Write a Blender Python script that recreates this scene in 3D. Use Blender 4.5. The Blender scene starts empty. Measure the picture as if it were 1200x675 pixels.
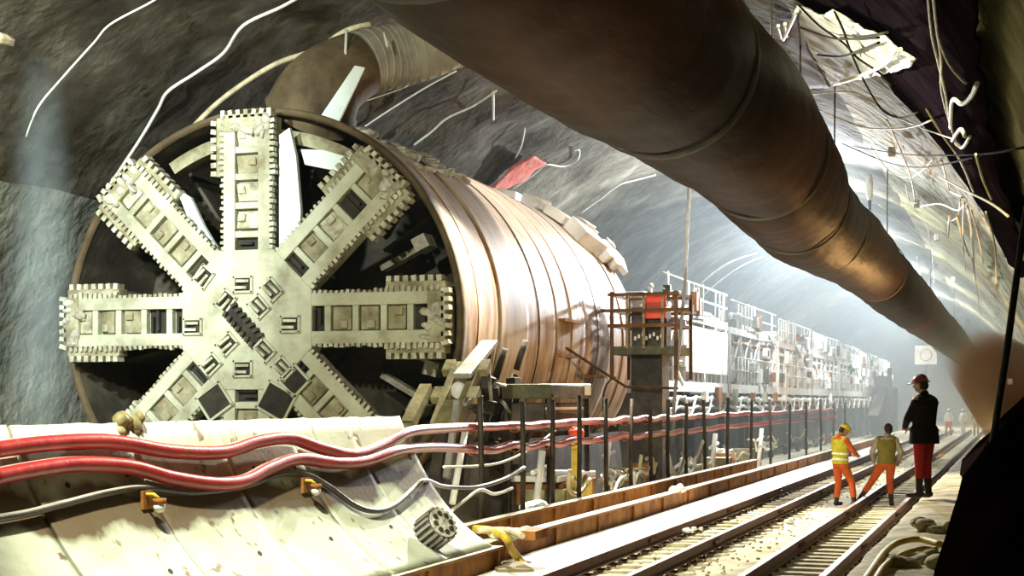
import bpy, math, random
from mathutils import Vector, Matrix, noise as mnoise
random.seed(7)
C = bpy.context.scene.collection
sc = bpy.context.scene
PI = math.pi
# ------------------------------------------------------------------ camera
F = 1800.0; TH = math.atan(590 / F); CT, ST = math.cos(TH), math.sin(TH); EYE = 2.14; HZ = 470.0
cam_d = bpy.data.cameras.new('camera'); cam = bpy.data.objects.new('camera', cam_d); C.objects.link(cam)
cam.location = (0, 0, EYE); cam.rotation_euler = (PI / 2, 0, TH)
cam_d.sensor_width = 36; cam_d.lens = F * 36 / 1200; cam_d.shift_y = (HZ - 337.5) / 1200
cam_d.clip_start = .1; cam_d.clip_end = 600
sc.camera = cam

def ray(px, py):
    xc = (px - 600) / F; yc = (HZ - py) / F
    return Vector((xc * CT - ST, xc * ST + CT, yc))
def at_d(px, py, d): return Vector((0, 0, EYE)) + ray(px, py) * d
def on_x(px, py, X):
    r = ray(px, py); return Vector((0, 0, EYE)) + r * (X / r.x)
def on_z(px, py, Z):
    r = ray(px, py); return Vector((0, 0, EYE)) + r * ((Z - EYE) / r.z)
def y_at(px, X): return on_x(px, HZ, X).y
# vault cross section
VX, VA, VZ, VH = -10.0, 11.2, 1.0, 10.6
def on_vault(px, py, inset=.15):
    r = ray(px, py); a, h = VA - inset, VH - inset
    ox, oz = (0 - VX) / a, (EYE - VZ) / h; dx, dz = r.x / a, r.z / h
    A = dx * dx + dz * dz; B = 2 * (ox * dx + oz * dz); K = ox * ox + oz * oz - 1
    t = (-B + math.sqrt(max(B * B - 4 * A * K, 0))) / (2 * A)
    return Vector((0, 0, EYE)) + r * t
# slab cross section (x, z)
SLAB = []
for i in range(15):
    t = i / 14
    t0, t1, t2 = 0, .36, 1
    L0 = (t - t1) * (t - t2) / ((t0 - t1) * (t0 - t2)); L1 = (t - t0) * (t - t2) / ((t1 - t0) * (t1 - t2)); L2 = (t - t0) * (t - t1) / ((t2 - t0) * (t2 - t1))
    SLAB.append((-6.2 * L0 - 6.72 * L1 - 7.46 * L2, .33 * L0 + .72 * L1 + 1.95 * L2))
def on_slab(px, py, off=0.0):
    r = ray(px, py)
    best = None
    for (x0, z0), (x1, z1) in zip(SLAB, SLAB[1:]):
        n = Vector((z1 - z0, -(x1 - x0))).normalized()
        ax, az = x0 + n.x * off, z0 + n.y * off; bx, bz = x1 + n.x * off, z1 + n.y * off
        # ray (0,EYE)+t(r.x,r.z) with segment a + u (b-a)
        ex, ez = bx - ax, bz - az
        det = r.x * (-ez) - r.z * (-ex)
        if abs(det) < 1e-9: continue
        qx, qz = ax, az - EYE
        t = (qx * (-ez) - qz * (-ex)) / det; u = (r.x * qz - r.z * qx) / det
        if t > 0 and -.05 <= u <= 1.05 and (best is None or t < best): best = t
    if best is None: return on_x(px, py, -7.46 + off)
    return Vector((0, 0, EYE)) + r * best

# ------------------------------------------------------------------ materials
def mat(name, cols, scale=3.0, rough=.75, metal=0.0, bump=.15, bscale=None, dist=.03, stretch=(1, 1, 1), spec=.35, coords='Object'):
    m = bpy.data.materials.new(name); m.use_nodes = True; nt = m.node_tree; N = nt.nodes; L = nt.links
    b = N['Principled BSDF']; b.inputs['Roughness'].default_value = rough; b.inputs['Metallic'].default_value = metal
    b.inputs['Specular IOR Level'].default_value = spec
    tc = N.new('ShaderNodeTexCoord'); mp = N.new('ShaderNodeMapping'); mp.inputs['Scale'].default_value = stretch
    L.new(tc.outputs[coords], mp.inputs[0])
    n1 = N.new('ShaderNodeTexNoise'); n1.inputs['Scale'].default_value = scale; n1.inputs['Detail'].default_value = 8; n1.inputs['Roughness'].default_value = .62
    L.new(mp.outputs[0], n1.inputs['Vector'])
    cr = N.new('ShaderNodeValToRGB'); L.new(n1.outputs['Fac'], cr.inputs[0])
    e = cr.color_ramp.elements
    k = len(cols)
    while len(e) < k: e.new(.5)
    for i, c in enumerate(cols):
        e[i].position = .3 + .4 * i / max(k - 1, 1); e[i].color = (*c, 1)
    L.new(cr.outputs[0], b.inputs['Base Color'])
    if bump:
        n2 = N.new('ShaderNodeTexNoise'); n2.inputs['Scale'].default_value = bscale or scale * 6; n2.inputs['Detail'].default_value = 6
        L.new(mp.outputs[0], n2.inputs['Vector'])
        bp = N.new('ShaderNodeBump'); bp.inputs['Strength'].default_value = bump; bp.inputs['Distance'].default_value = dist
        L.new(n2.outputs['Fac'], bp.inputs['Height']); L.new(bp.outputs[0], b.inputs['Normal'])
    m['cr'] = cr.name
    return m
def dust_highlight_top(m, col, lo=.35, hi=.85, nscale=2.0, amount=1.0):
    """pale tint on the faces that look upward: dust, and a painted highlight on the red hoses"""
    nt = m.node_tree; N = nt.nodes; L = nt.links; b = N['Principled BSDF']
    src = b.inputs['Base Color'].links[0].from_socket
    g = N.new('ShaderNodeNewGeometry'); s = N.new('ShaderNodeSeparateXYZ'); L.new(g.outputs['True Normal'], s.inputs[0])
    n = N.new('ShaderNodeTexNoise'); n.inputs['Scale'].default_value = nscale; n.inputs['Detail'].default_value = 6
    tc = N.new('ShaderNodeTexCoord'); L.new(tc.outputs['Object'], n.inputs['Vector'])
    ad = N.new('ShaderNodeMath'); ad.operation = 'MULTIPLY_ADD'; L.new(n.outputs['Fac'], ad.inputs[0]); ad.inputs[1].default_value = .5; 
    sb = N.new('ShaderNodeMath'); sb.operation = 'SUBTRACT'; L.new(s.outputs['Z'], sb.inputs[0]); sb.inputs[1].default_value = .25
    L.new(sb.outputs[0], ad.inputs[2])
    mr = N.new('ShaderNodeMapRange'); mr.inputs['From Min'].default_value = lo; mr.inputs['From Max'].default_value = hi; mr.inputs['To Max'].default_value = amount
    L.new(ad.outputs[0], mr.inputs[0])
    mx = N.new('ShaderNodeMix'); mx.data_type = 'RGBA'
    L.new(mr.outputs[0], mx.inputs['Factor']); L.new(src, mx.inputs[6]); mx.inputs[7].default_value = (*col, 1)
    L.new(mx.outputs[2], b.inputs['Base Color'])
    return m

M = {}
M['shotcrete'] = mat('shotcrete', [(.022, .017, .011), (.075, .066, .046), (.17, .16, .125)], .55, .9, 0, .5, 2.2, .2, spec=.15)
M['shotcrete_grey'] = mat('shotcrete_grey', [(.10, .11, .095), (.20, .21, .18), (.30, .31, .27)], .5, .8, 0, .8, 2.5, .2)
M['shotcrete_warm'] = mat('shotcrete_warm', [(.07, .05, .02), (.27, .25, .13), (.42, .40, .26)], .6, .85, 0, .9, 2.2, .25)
M['mud'] = mat('mud', [(.05, .04, .025), (.12, .10, .065), (.2, .17, .11)], 1.2, .8, 0, .6, 6, .06)
M['ballast'] = mat('ballast', [(.32, .27, .16), (.58, .52, .35), (.74, .68, .52)], 1.6, .9, 0, .9, 14, .05)
M['apron'] = mat('apron', [(.52, .5, .42), (.72, .70, .62), (.8, .78, .72)], 1.0, .7, 0, .25, 9, .02)
M['shaded_rock'] = mat('shaded_rock', [(.002, .001, .001), (.004, .002, .002), (.007, .004, .0035)], 1.2, 1, 0, .6, 5, .08, spec=.0)  # near-black colour stands in for the bank's deep shade
M['ledge'] = mat('ledge', [(.16, .12, .06), (.38, .32, .19), (.6, .54, .38)], 2.2, .85, 0, .6, 10, .04)
M['head_paint'] = mat('head_paint', [(.17, .15, .08), (.44, .44, .32), (.60, .62, .48)], .9, .6, .05, .35, 9, .03)
M['head_side'] = mat('head_side', [(.10, .075, .035), (.28, .25, .15), (.46, .45, .32)], 2.2, .7, .05, .4, 8, .03)
M['pick'] = mat('pick', [(.16, .13, .07), (.42, .40, .29), (.66, .66, .53)], 4, .6, .15, .3, 14, .02)
M['pocket'] = mat('pocket', [(.012, .01, .008), (.03, .027, .02), (.05, .045, .03)], 3, .8, .1, .2)
M['scoop'] = mat('scoop', [(.6, .7, .66), (.72, .82, .80), (.8, .88, .86)], 1.2, .5, 0, .12)
M['steel_dark'] = mat('steel_dark', [(.02, .015, .012), (.055, .045, .035), (.10, .085, .06)], 2.2, .6, .3, .3)
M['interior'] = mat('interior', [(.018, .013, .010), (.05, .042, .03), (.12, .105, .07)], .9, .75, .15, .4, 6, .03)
M['muck'] = mat('muck', [(.22, .2, .14), (.42, .4, .32), (.62, .6, .52)], 3, .9, 0, .9, 9, .08)
# shield skin: rust with streaks that run down, mortar dust on top
sh = mat('shield_steel', [(.04, .017, .007), (.20, .09, .034), (.42, .32, .23), (.10, .042, .013)], .95, .55, .05, .25, 6, .015, (.6, 1.5, .36))
M['shield'] = dust_highlight_top(sh, (.74, .67, .58), .42, 1.1, 1.3, .95)
M['rust'] = mat('rust', [(.10, .03, .006), (.27, .10, .016), (.42, .18, .035)], 2.5, .75, .1, .4, 12, .02)
M['curb_steel'] = dust_highlight_top(mat('curb_steel', [(.14, .05, .012), (.32, .15, .04), (.45, .25, .08)], 1.4, .7, 0, .4, 9, .02), (.85, .78, .62), .3, .6, 3)
M['rail'] = dust_highlight_top(mat('rail', [(.03, .006, .004), (.075, .015, .009), (.11, .027, .013)], 4, .6, .1, .2), (.5, .40, .34), .7, 1.05, 3, .3)
M['sleeper'] = mat('sleeper', [(.28, .23, .13), (.50, .44, .29), (.66, .6, .44)], 3, .85, 0, .5, 12, .02, (1, 4, 1))
M['hose_red'] = dust_highlight_top(mat('hose_red', [(.22, .012, .012), (.36, .02, .02), (.42, .04, .035)], 3, .3, 0, .1, spec=.6), (.88, .76, .70), .9, 1.0, 2, .45)  # pale top tint paints a highlight along the red hoses
M['cable_black'] = dust_highlight_top(mat('cable_black', [(.02, .015, .013), (.05, .04, .035), (.08, .06, .05)], 4, .4, 0, .1, spec=.6), (.6, .55, .48), .55, .9, 2, .7)
M['cable_dark'] = mat('cable_dark', [(.012, .01, .008), (.02, .017, .013), (.03, .025, .02)], 4, .95, 0, .1, spec=.05)
M['rust_dark'] = mat('rust_dark', [(.04, .016, .006), (.11, .042, .012), (.19, .085, .03)], 2.5, .8, .05, .3)
M['cable_white'] = mat('cable_white', [(.55, .53, .45), (.72, .71, .64), (.8, .8, .75)], 4, .5, 0, .1)
M['cable_tan'] = mat('cable_tan', [(.34, .28, .15), (.55, .48, .3), (.68, .6, .42)], 4, .6, 0, .1)
M['duct'] = mat('duct_sheet', [(.005, .001, .0005), (.020, .0045, .001), (.085, .025, .003)], .35, .55, 0, .5, 1.6, .10, (1.2, .35, 1.2), spec=.08)
M['duct_grey'] = mat('duct_grey', [(.17, .16, .12), (.29, .27, .21), (.38, .36, .29)], 1.5, .6, 0, .2)
M['canvas_brown'] = mat('canvas_brown', [(.04, .026, .012), (.09, .062, .03), (.14, .10, .05)], 1.5, .8, 0, .5, 6)
M['tarp'] = mat('tarp', [(.38, .38, .28), (.55, .56, .46), (.66, .68, .58)], 1.2, .6, 0, .5, 3, .06)
M['shade_sheet'] = mat('shade_sheet', [(.006, .004, .006), (.012, .008, .012), (.02, .012, .014)], .7, 1, 0, .7, 2, .15, spec=.0)
M['white_paint'] = mat('white_paint', [(.58, .56, .52), (.78, .77, .74), (.84, .83, .81)], 1.6, .5, 0, .12)
M['grey_paint'] = mat('grey_paint', [(.13, .125, .11), (.26, .25, .23), (.38, .37, .34)], 1.8, .6, .1, .2)
M['dull_green'] = mat('dull_green', [(.03, .03, .015), (.075, .075, .038), (.14, .14, .08)], 2.2, .65, .05, .3)
M['dark_iron'] = dust_highlight_top(mat('dark_iron', [(.012, .009, .007), (.035, .027, .02), (.07, .055, .035)], 3, .6, .3, .3), (.4, .36, .27), .5, .9, 3, .5)
M['khaki'] = mat('khaki', [(.09, .075, .03), (.22, .19, .085), (.36, .33, .18)], 2.5, .6, .05, .25)
M['yellow'] = mat('yellow', [(.38, .24, .02), (.62, .43, .05), (.72, .55, .14)], 3, .6, 0, .25)
M['red_paint'] = mat('red_paint', [(.5, .03, .015), (.68, .05, .025), (.72, .10, .05)], 2, .5, 0, .1)
M['timber'] = mat('timber', [(.12, .08, .03), (.26, .2, .09), (.36, .3, .16)], 2, .8, 0, .4, 10, .02, (1, 1, 5))
M['concrete'] = None
M['smear'] = mat('red_smear', [(.45, .06, .04), (.6, .14, .10), (.5, .2, .15)], 2, .8, 0, .6, 4, .1)
# slab concrete with a brown mid-height band painting hose shade and mud
m = mat('slab_concrete', [(.40, .42, .29), (.57, .60, .45), (.67, .71, .57)], 1.1, .7, 0, .3, 12, .015, coords='Generated' if False else 'Object')
nt = m.node_tree; N = nt.nodes; L = nt.links; b = N['Principled BSDF']; src = b.inputs['Base Color'].links[0].from_socket
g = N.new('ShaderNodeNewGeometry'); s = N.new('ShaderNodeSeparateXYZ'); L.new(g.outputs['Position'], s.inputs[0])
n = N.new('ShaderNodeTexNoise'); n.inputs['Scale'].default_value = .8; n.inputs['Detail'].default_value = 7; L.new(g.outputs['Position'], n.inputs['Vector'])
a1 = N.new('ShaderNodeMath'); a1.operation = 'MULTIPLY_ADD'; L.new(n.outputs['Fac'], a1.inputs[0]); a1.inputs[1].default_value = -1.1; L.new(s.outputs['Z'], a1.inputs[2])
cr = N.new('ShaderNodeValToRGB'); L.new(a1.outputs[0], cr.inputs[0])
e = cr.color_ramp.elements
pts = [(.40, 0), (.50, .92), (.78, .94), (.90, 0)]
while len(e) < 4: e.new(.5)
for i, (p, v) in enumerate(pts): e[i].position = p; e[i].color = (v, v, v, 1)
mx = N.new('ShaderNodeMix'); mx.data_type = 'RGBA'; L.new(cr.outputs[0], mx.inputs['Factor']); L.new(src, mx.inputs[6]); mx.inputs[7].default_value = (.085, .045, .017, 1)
n3 = N.new('ShaderNodeTexNoise'); n3.inputs['Scale'].default_value = 5.5; n3.inputs['Detail'].default_value = 3; L.new(g.outputs['Position'], n3.inputs['Vector'])
c3 = N.new('ShaderNodeValToRGB'); L.new(n3.outputs['Fac'], c3.inputs[0]); c3.color_ramp.elements[0].position = .62; c3.color_ramp.elements[0].color = (0, 0, 0, 1); c3.color_ramp.elements[1].position = .70; c3.color_ramp.elements[1].color = (.85, .85, .85, 1)
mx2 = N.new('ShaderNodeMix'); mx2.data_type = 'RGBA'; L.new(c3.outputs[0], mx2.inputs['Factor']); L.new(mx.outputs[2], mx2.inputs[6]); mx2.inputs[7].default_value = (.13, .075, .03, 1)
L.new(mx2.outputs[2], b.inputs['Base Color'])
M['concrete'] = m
def plain(name, c, rough=.7, spec=.3):
    return mat(name, [tuple(v * .75 for v in c), c, tuple(min(v * 1.15, .9) for v in c)], 9, rough, 0, .15, 30, .005, spec=spec)
M['skin'] = plain('skin', (.42, .23, .15), .55)
M['hair'] = plain('hair', (.03, .02, .015), .7)
M['orange_cloth'] = plain('orange_cloth', (.56, .10, .018), .85)
M['red_cloth'] = plain('red_cloth', (.42, .02, .02), .85)
M['dark_cloth'] = plain('dark_cloth', (.016, .011, .011), .9, .1)
M['vest_yellow'] = plain('vest_yellow', (.5, .45, .03), .75)
M['vest_olive'] = plain('vest_olive', (.20, .165, .03), .8)
M['band'] = plain('band', (.8, .78, .55), .4)
M['shirt_pale'] = plain('shirt_pale', (.42, .36, .27), .85)
M['boot'] = plain('boot', (.03, .02, .014), .6)
M['helmet_yellow'] = plain('helmet_yellow', (.8, .55, .02), .35, .5)
M['helmet_red'] = plain('helmet_red', (.22, .03, .02), .35, .5)
M['white_cloth'] = plain('white_cloth', (.75, .75, .72), .8)
M['helmet_white'] = plain('helmet_white', (.8, .8, .78), .35, .5)

# ------------------------------------------------------------------ mesh builder
class MB:
    def __init__(s): s.v = []; s.f = []; s.sm = []
    def add(s, vs, fs, smooth=False):
        o = len(s.v); s.v += [Vector(p) for p in vs]
        s.f += [tuple(i + o for i in q) for q in fs]; s.sm += [smooth] * len(fs)
        return s
    def box(s, c, d, R=None, taper=1.0):
        hx, hy, hz = d[0] / 2, d[1] / 2, d[2] / 2; c = Vector(c)
        vs = []
        for z in (-hz, hz):
            k = taper if z > 0 else 1
            for x, y in ((-hx, -hy), (hx, -hy), (hx, hy), (-hx, hy)):
                p = Vector((x * k, y * k, z))
                if R is not None: p = R @ p
                vs.append(c + p)
        return s.add(vs, [(0, 3, 2, 1), (4, 5, 6, 7), (0, 1, 5, 4), (1, 2, 6, 5), (2, 3, 7, 6), (3, 0, 4, 7)])
    def bar(s, a, b, w, h=None, up=(0, 0, 1)):
        a, b = Vector(a), Vector(b); d = b - a; ln = d.length; z = d.normalized(); u = Vector(up)
        if abs(z.dot(u)) > .98: u = Vector((0, 1, 0))
        x = u.cross(z).normalized(); y = z.cross(x)
        R = Matrix((x, y, z)).transposed()
        return s.box((a + b) / 2, (w, h or w, ln), R)
    def tube(s, path, r, n=8, cap=True, smooth=True, sq=None):
        path = [Vector(p) for p in path]; k = len(path)
        rs = r if isinstance(r, (list, tuple)) else [r] * k
        vs = []; fs = []; prev = None
        for i, p in enumerate(path):
            t = (path[min(i + 1, k - 1)] - path[max(i - 1, 0)])
            t = t.normalized() if t.length > 1e-9 else Vector((0, 0, 1))
            if prev is None:
                u = Vector((0, 0, 1)) if abs(t.z) < .9 else Vector((1, 0, 0))
                x = u.cross(t).normalized()
            else:
                x = (prev - t * prev.dot(t)).normalized()
            prev = x; y = t.cross(x)
            for j in range(n):
                a = 2 * PI * j / n
                vs.append(p + (x * math.cos(a) + y * math.sin(a)) * rs[i])
        for i in range(k - 1):
            for j in range(n):
                fs.append((i * n + j, i * n + (j + 1) % n, (i + 1) * n + (j + 1) % n, (i + 1) * n + j))
        s.add(vs, fs, smooth)
        if cap:
            o = len(s.v) - len(vs)
            s.f.append(tuple(o + j for j in reversed(range(n)))); s.sm.append(False)
            s.f.append(tuple(o + (k - 1) * n + j for j in range(n))); s.sm.append(False)
        return s
    def ball(s, c, r, n=12, m=8):
        c = Vector(c); r = (r, r, r) if not isinstance(r, (tuple, list)) else r
        vs = [c + Vector((0, 0, r[2]))]; fs = []
        for i in range(1, m):
            a = PI * i / m
            for j in range(n):
                b = 2 * PI * j / n
                vs.append(c + Vector((r[0] * math.sin(a) * math.cos(b), r[1] * math.sin(a) * math.sin(b), r[2] * math.cos(a))))
        vs.append(c - Vector((0, 0, r[2])))
        for j in range(n): fs.append((0, 1 + j, 1 + (j + 1) % n))
        for i in range(m - 2):
            for j in range(n):
                a0 = 1 + i * n; a1 = a0 + n
                fs.append((a0 + j, a1 + j, a1 + (j + 1) % n, a0 + (j + 1) % n))
        e = len(vs) - 1; a0 = 1 + (m - 2) * n
        for j in range(n): fs.append((a0 + j, e, a0 + (j + 1) % n))
        return s.add(vs, fs, True)
    def caps(s, a, b, ra, rb, n=12):
        a, b = Vector(a), Vector(b)
        s.tube([a, b], [ra, rb], n); s.ball(a, ra, n, 8); s.ball(b, rb, n, 8); return s
    def lathe_y(s, prof, n=96, close=True, ex=1.0, smooth=True, a0=0, a1=2 * PI):
        """prof: (radius, y) revolved about the Y axis"""
        vs = []; fs = []; k = len(prof); full = abs(a1 - a0 - 2 * PI) < 1e-6
        cnt = n if full else n + 1
        for (r, y) in prof:
            for j in range(cnt):
                a = a0 + (a1 - a0) * j / n
                vs.append(Vector((ex * r * math.cos(a), y, r * math.sin(a))))
        for i in range(k - 1):
            for j in range(n):
                j2 = (j + 1) % cnt
                fs.append((i * cnt + j, (i + 1) * cnt + j, (i + 1) * cnt + j2, i * cnt + j2))
        return s.add(vs, fs, smooth)
    def prism(s, poly, d, R=None, off=(0, 0, 0)):
        """poly in (x,z), extruded along y by d"""
        k = len(poly); off = Vector(off)
        f = lambda p: off + (R @ Vector(p) if R is not None else Vector(p))
        vs = [f((x, 0, z)) for x, z in poly] + [f((x, d, z)) for x, z in poly]
        fs = [tuple(range(k)), tuple(range(2 * k - 1, k - 1, -1))] + [(i, i + k, (i + 1) % k + k, (i + 1) % k) for i in range(k)]
        return s.add(vs, fs)
    def xform(s, fn): s.v = [Vector(fn(p)) for p in s.v]; return s
    def mesh(s, name, material):
        me = bpy.data.meshes.new(name); me.from_pydata([tuple(p) for p in s.v], [], s.f); 
        me.polygons.foreach_set('use_smooth', s.sm)
        if material: me.materials.append(material)
        me.update(); return me
    def build(s, name, material, parent=None, local=False, bevel=0, recentre=True):
        loc = Vector((0, 0, 0))
        if parent is None and recentre:
            xs = [p.x for p in s.v]; ys = [p.y for p in s.v]; zs = [p.z for p in s.v]
            loc = Vector(((min(xs) + max(xs)) / 2, (min(ys) + max(ys)) / 2, min(zs)))
        elif parent is not None and not local:
            q = parent
            while q: loc = loc + Vector(q.location); q = q.parent
        me = s.xform(lambda p: p - loc).mesh(name, material) if loc.length else s.mesh(name, material)
        import bmesh
        bm = bmesh.new(); bm.from_mesh(me); bmesh.ops.recalc_face_normals(bm, faces=bm.faces); bm.to_mesh(me); bm.free()
        o = bpy.data.objects.new(name, me); C.objects.link(o)
        if parent is None: o.location = loc
        else: o.parent = parent
        if bevel:
            md = o.modifiers.new('bevel', 'BEVEL'); md.width = bevel; md.segments = 2; md.limit_method = 'ANGLE'
        return o
def tag(o, label=None, cat=None, group=None, kind=None):
    if label: o['label'] = label
    if cat: o['category'] = cat
    if group: o['group'] = group
    if kind: o['kind'] = kind
    return o
def empty(name, loc, label, cat, group=None, rz=0):
    o = bpy.data.objects.new(name, None); C.objects.link(o); o.location = loc; o.rotation_euler = (0, 0, rz); o.empty_display_size = .3
    return tag(o, label, cat, group)
def copy_tree(o, parent=None):
    c = o.copy(); C.objects.link(c)
    if parent: c.parent = parent
    for ch in list(o.children): copy_tree(ch, c)
    return c
def nz(p, s, amp): return mnoise.noise(Vector(p) * s) * amp
def nrough(p, s, amp): return mnoise.fractal(Vector(p) * s, .9, 2.1, 4) * amp
def smooth_path(pts, sub=6):
    pts = [Vector(p) for p in pts]; out = []
    for i in range(len(pts) - 1):
        p0 = pts[max(i - 1, 0)]; p1 = pts[i]; p2 = pts[i + 1]; p3 = pts[min(i + 2, len(pts) - 1)]
        for k in range(sub):
            t = k / sub
            out.append(.5 * ((2 * p1) + (p2 - p0) * t + (2 * p0 - 5 * p1 + 4 * p2 - p3) * t * t + (3 * p1 - p0 - 3 * p2 + p3) * t ** 3))
    out.append(pts[-1]); return out
def grid_mesh(nu, nv, fn, smooth=True):
    mb = MB(); vs = [fn(u / nu, v / nv) for u in range(nu + 1) for v in range(nv + 1)]
    fs = [(u * (nv + 1) + v, (u + 1) * (nv + 1) + v, (u + 1) * (nv + 1) + v + 1, u * (nv + 1) + v + 1) for u in range(nu) for v in range(nv)]
    return mb.add(vs, fs, smooth)

# ------------------------------------------------------------------ the setting
Y0, Y1 = -7.0, 172.0
def ypar(v): return Y0 + (Y1 - Y0) * (v ** 1.5)
def vault_pt(a, y):
    x = VX + VA * math.cos(a); z = VZ + VH * math.sin(a)
    n = Vector((math.cos(a), 0, math.sin(a)))
    p = Vector((x, y, z))
    return p + n * (nrough(p, .35, .12 if math.cos(a) > .5 else .22) + nz(p, 1.4, .07) + nz(p, 3.1, .035))
def wall_pt(side, t, y):
    x = VX + side * VA; z = VZ + (-.9 - VZ) * t; p = Vector((x, y, z))
    return p + Vector((side, 0, 0)) * (nrough(p, .35, .22) + nz(p, 1.4, .07) + nz(p, 3.1, .035))
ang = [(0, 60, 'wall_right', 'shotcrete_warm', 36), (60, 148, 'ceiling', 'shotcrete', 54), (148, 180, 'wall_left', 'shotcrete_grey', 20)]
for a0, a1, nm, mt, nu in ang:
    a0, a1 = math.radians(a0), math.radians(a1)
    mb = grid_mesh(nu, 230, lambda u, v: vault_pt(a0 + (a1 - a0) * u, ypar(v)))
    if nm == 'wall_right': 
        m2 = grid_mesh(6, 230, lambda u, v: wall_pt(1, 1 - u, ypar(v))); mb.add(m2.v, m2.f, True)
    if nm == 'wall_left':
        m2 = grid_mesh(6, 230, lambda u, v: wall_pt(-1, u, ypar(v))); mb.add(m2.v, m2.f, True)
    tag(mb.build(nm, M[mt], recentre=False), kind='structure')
# far end wall with two tunnel mouths
mb = MB(); mb.box((-10, 173, 5), (26, 1.2, 15)); tag(mb.build('wall_far', M['shotcrete_grey']), kind='structure')
# floor
fp = [(-22, -.46), (-16, -.46), (-12, -.46), (-9, -.46), (-7.95, -.42), (-7.8, .05), (-7.1, .1), (-6.45, .0), (-6.3, -.03), (-5.6, -.05), (-5.35, -.13), (-4.78, -.13), (-4.2, -.13), (-3.7, -.12), (-3.1, -.13), (-2.6, -.13), (-2.1, -.13), (-1.75, -.1), (-1.3, -.1), (2, -.1)]
fx = []
for (x0, z0), (x1, z1) in zip(fp, fp[1:]):
    k = max(1, int(abs(x1 - x0) / .22))
    for i in range(k): fx.append((x0 + (x1 - x0) * i / k, z0 + (z1 - z0) * i / k))
fx.append(fp[-1])
def fpt(u, v):
    i = min(int(round(u * (len(fx) - 1))), len(fx) - 1); x, z = fx[i]; y = ypar(v)
    amp = .03 if -5.4 < x < -1.5 else .05
    return Vector((x, y, z + nrough((x, y, 0), 1.3, amp) - .01))
left_cut = [i for i, (x, z) in enumerate(fx) if x > -7.0][0]
tag(grid_mesh(len(fx) - 1, 420, fpt).build('floor', M['ballast'], recentre=False), kind='structure')
# concrete apron beside the track
ap = empty('concrete_apron', (-5.95, 15, -.1), 'pale concrete strip lying between the rusty kerb beam and the first rail', 'concrete strip')
y = 15.0; 
while y < 80:
    ln = 2.9 + random.uniform(-.2, .3)
    m_ = MB().box((-5.93, y + ln / 2, -.02), (.92, ln - .03, .12)); m_.xform(lambda p: p + Vector((0, 0, nz(p, 1.5, .01))))
    m_.build('panel', M['apron'], ap, bevel=.012); y += ln
# ledge and dark bank on the right
def ledge_pt(u, v):
    y = 9 + v * 62
    prof = [(-1.46, -.15), (-1.43, .45), (-1.38, .64), (-1.0, .68), (-.5, .68), (.6, .7)]
    q = u * 5; i = min(int(q), 4); t = q - i
    x = prof[i][0] + (prof[i + 1][0] - prof[i][0]) * t; z = prof[i][1] + (prof[i + 1][1] - prof[i][1]) * t
    w = nrough((x, y, z), .9, .05)
    return Vector((x + w, y, z + w * .6))
tag(grid_mesh(25, 220, ledge_pt).build('ledge_right', M['ledge'], recentre=False), kind='structure')
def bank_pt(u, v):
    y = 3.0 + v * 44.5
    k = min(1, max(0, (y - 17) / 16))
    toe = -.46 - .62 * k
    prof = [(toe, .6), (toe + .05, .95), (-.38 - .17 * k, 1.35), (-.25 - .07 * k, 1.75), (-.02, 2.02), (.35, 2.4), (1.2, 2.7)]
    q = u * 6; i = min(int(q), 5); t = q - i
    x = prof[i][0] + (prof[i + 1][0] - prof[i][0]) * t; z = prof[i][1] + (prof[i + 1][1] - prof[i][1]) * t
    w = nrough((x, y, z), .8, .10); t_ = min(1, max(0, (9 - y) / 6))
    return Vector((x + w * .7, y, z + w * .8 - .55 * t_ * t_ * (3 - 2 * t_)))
tag(grid_mesh(36, 160, bank_pt).build('bank_right', M['shaded_rock'], recentre=False), 'rock bank coloured black for shade above the walkway at the cavern side', kind='structure')

# ------------------------------------------------------------------ kerb beams, rails, sleepers
def beam(x, y0, y1, z0, z1, w, label, lip=True):
    r = empty('kerb_beam', (x, (y0 + y1) / 2, z0), label, 'kerb beam')
    n_ = 40
    m_ = MB()
    def pt(u, v):
        ring = [(-w / 2, z0), (w / 2, z0), (w / 2, z1), (-w / 2, z1), (-w / 2, z0)]
        q = ring[int(round(u * 4))]; yy = y0 + (y1 - y0) * v
        return Vector((x + q[0] + nz((q[0], yy, q[1]), .9, .02), yy, q[1] + nz((q[0], yy, 3 + q[1]), .7, .015)))
    g_ = grid_mesh(4, n_ * 2, pt, False)
    m_.add(g_.v, g_.f); m_.box((x, y0, (z0 + z1) / 2), (w, .02, z1 - z0)); m_.box((x, y1, (z0 + z1) / 2), (w, .02, z1 - z0))
    m_.build('web', M['rust'], r)
    MB().box((x + .01, (y0 + y1) / 2, z1 + .015), (w + .07, y1 - y0, .035)).build('top_flange', M['curb_steel'], r)
    yy = y0 + .6
    while yy < min(y1, y0 + 40):
        MB().box((x + w / 2 + .025, yy, (z0 + z1) / 2), (.05, .03, (z1 - z0) * .92)).build('stiffener', M['rust'], r); yy += 2.4
    return r
beam(-6.5, 18.6, 88, -.06, .30, .14, 'long rusty kerb beam running along the pale concrete strip')
beam(-7.42, 19.3, 46, .02, .36, .12, 'shorter rusty beam at the feet of the hose posts')
beam(-6.27, 8.0, 18.4, -.06, .28, .18, 'rusty kerb beam under the feet of the concrete slabs')

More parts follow.
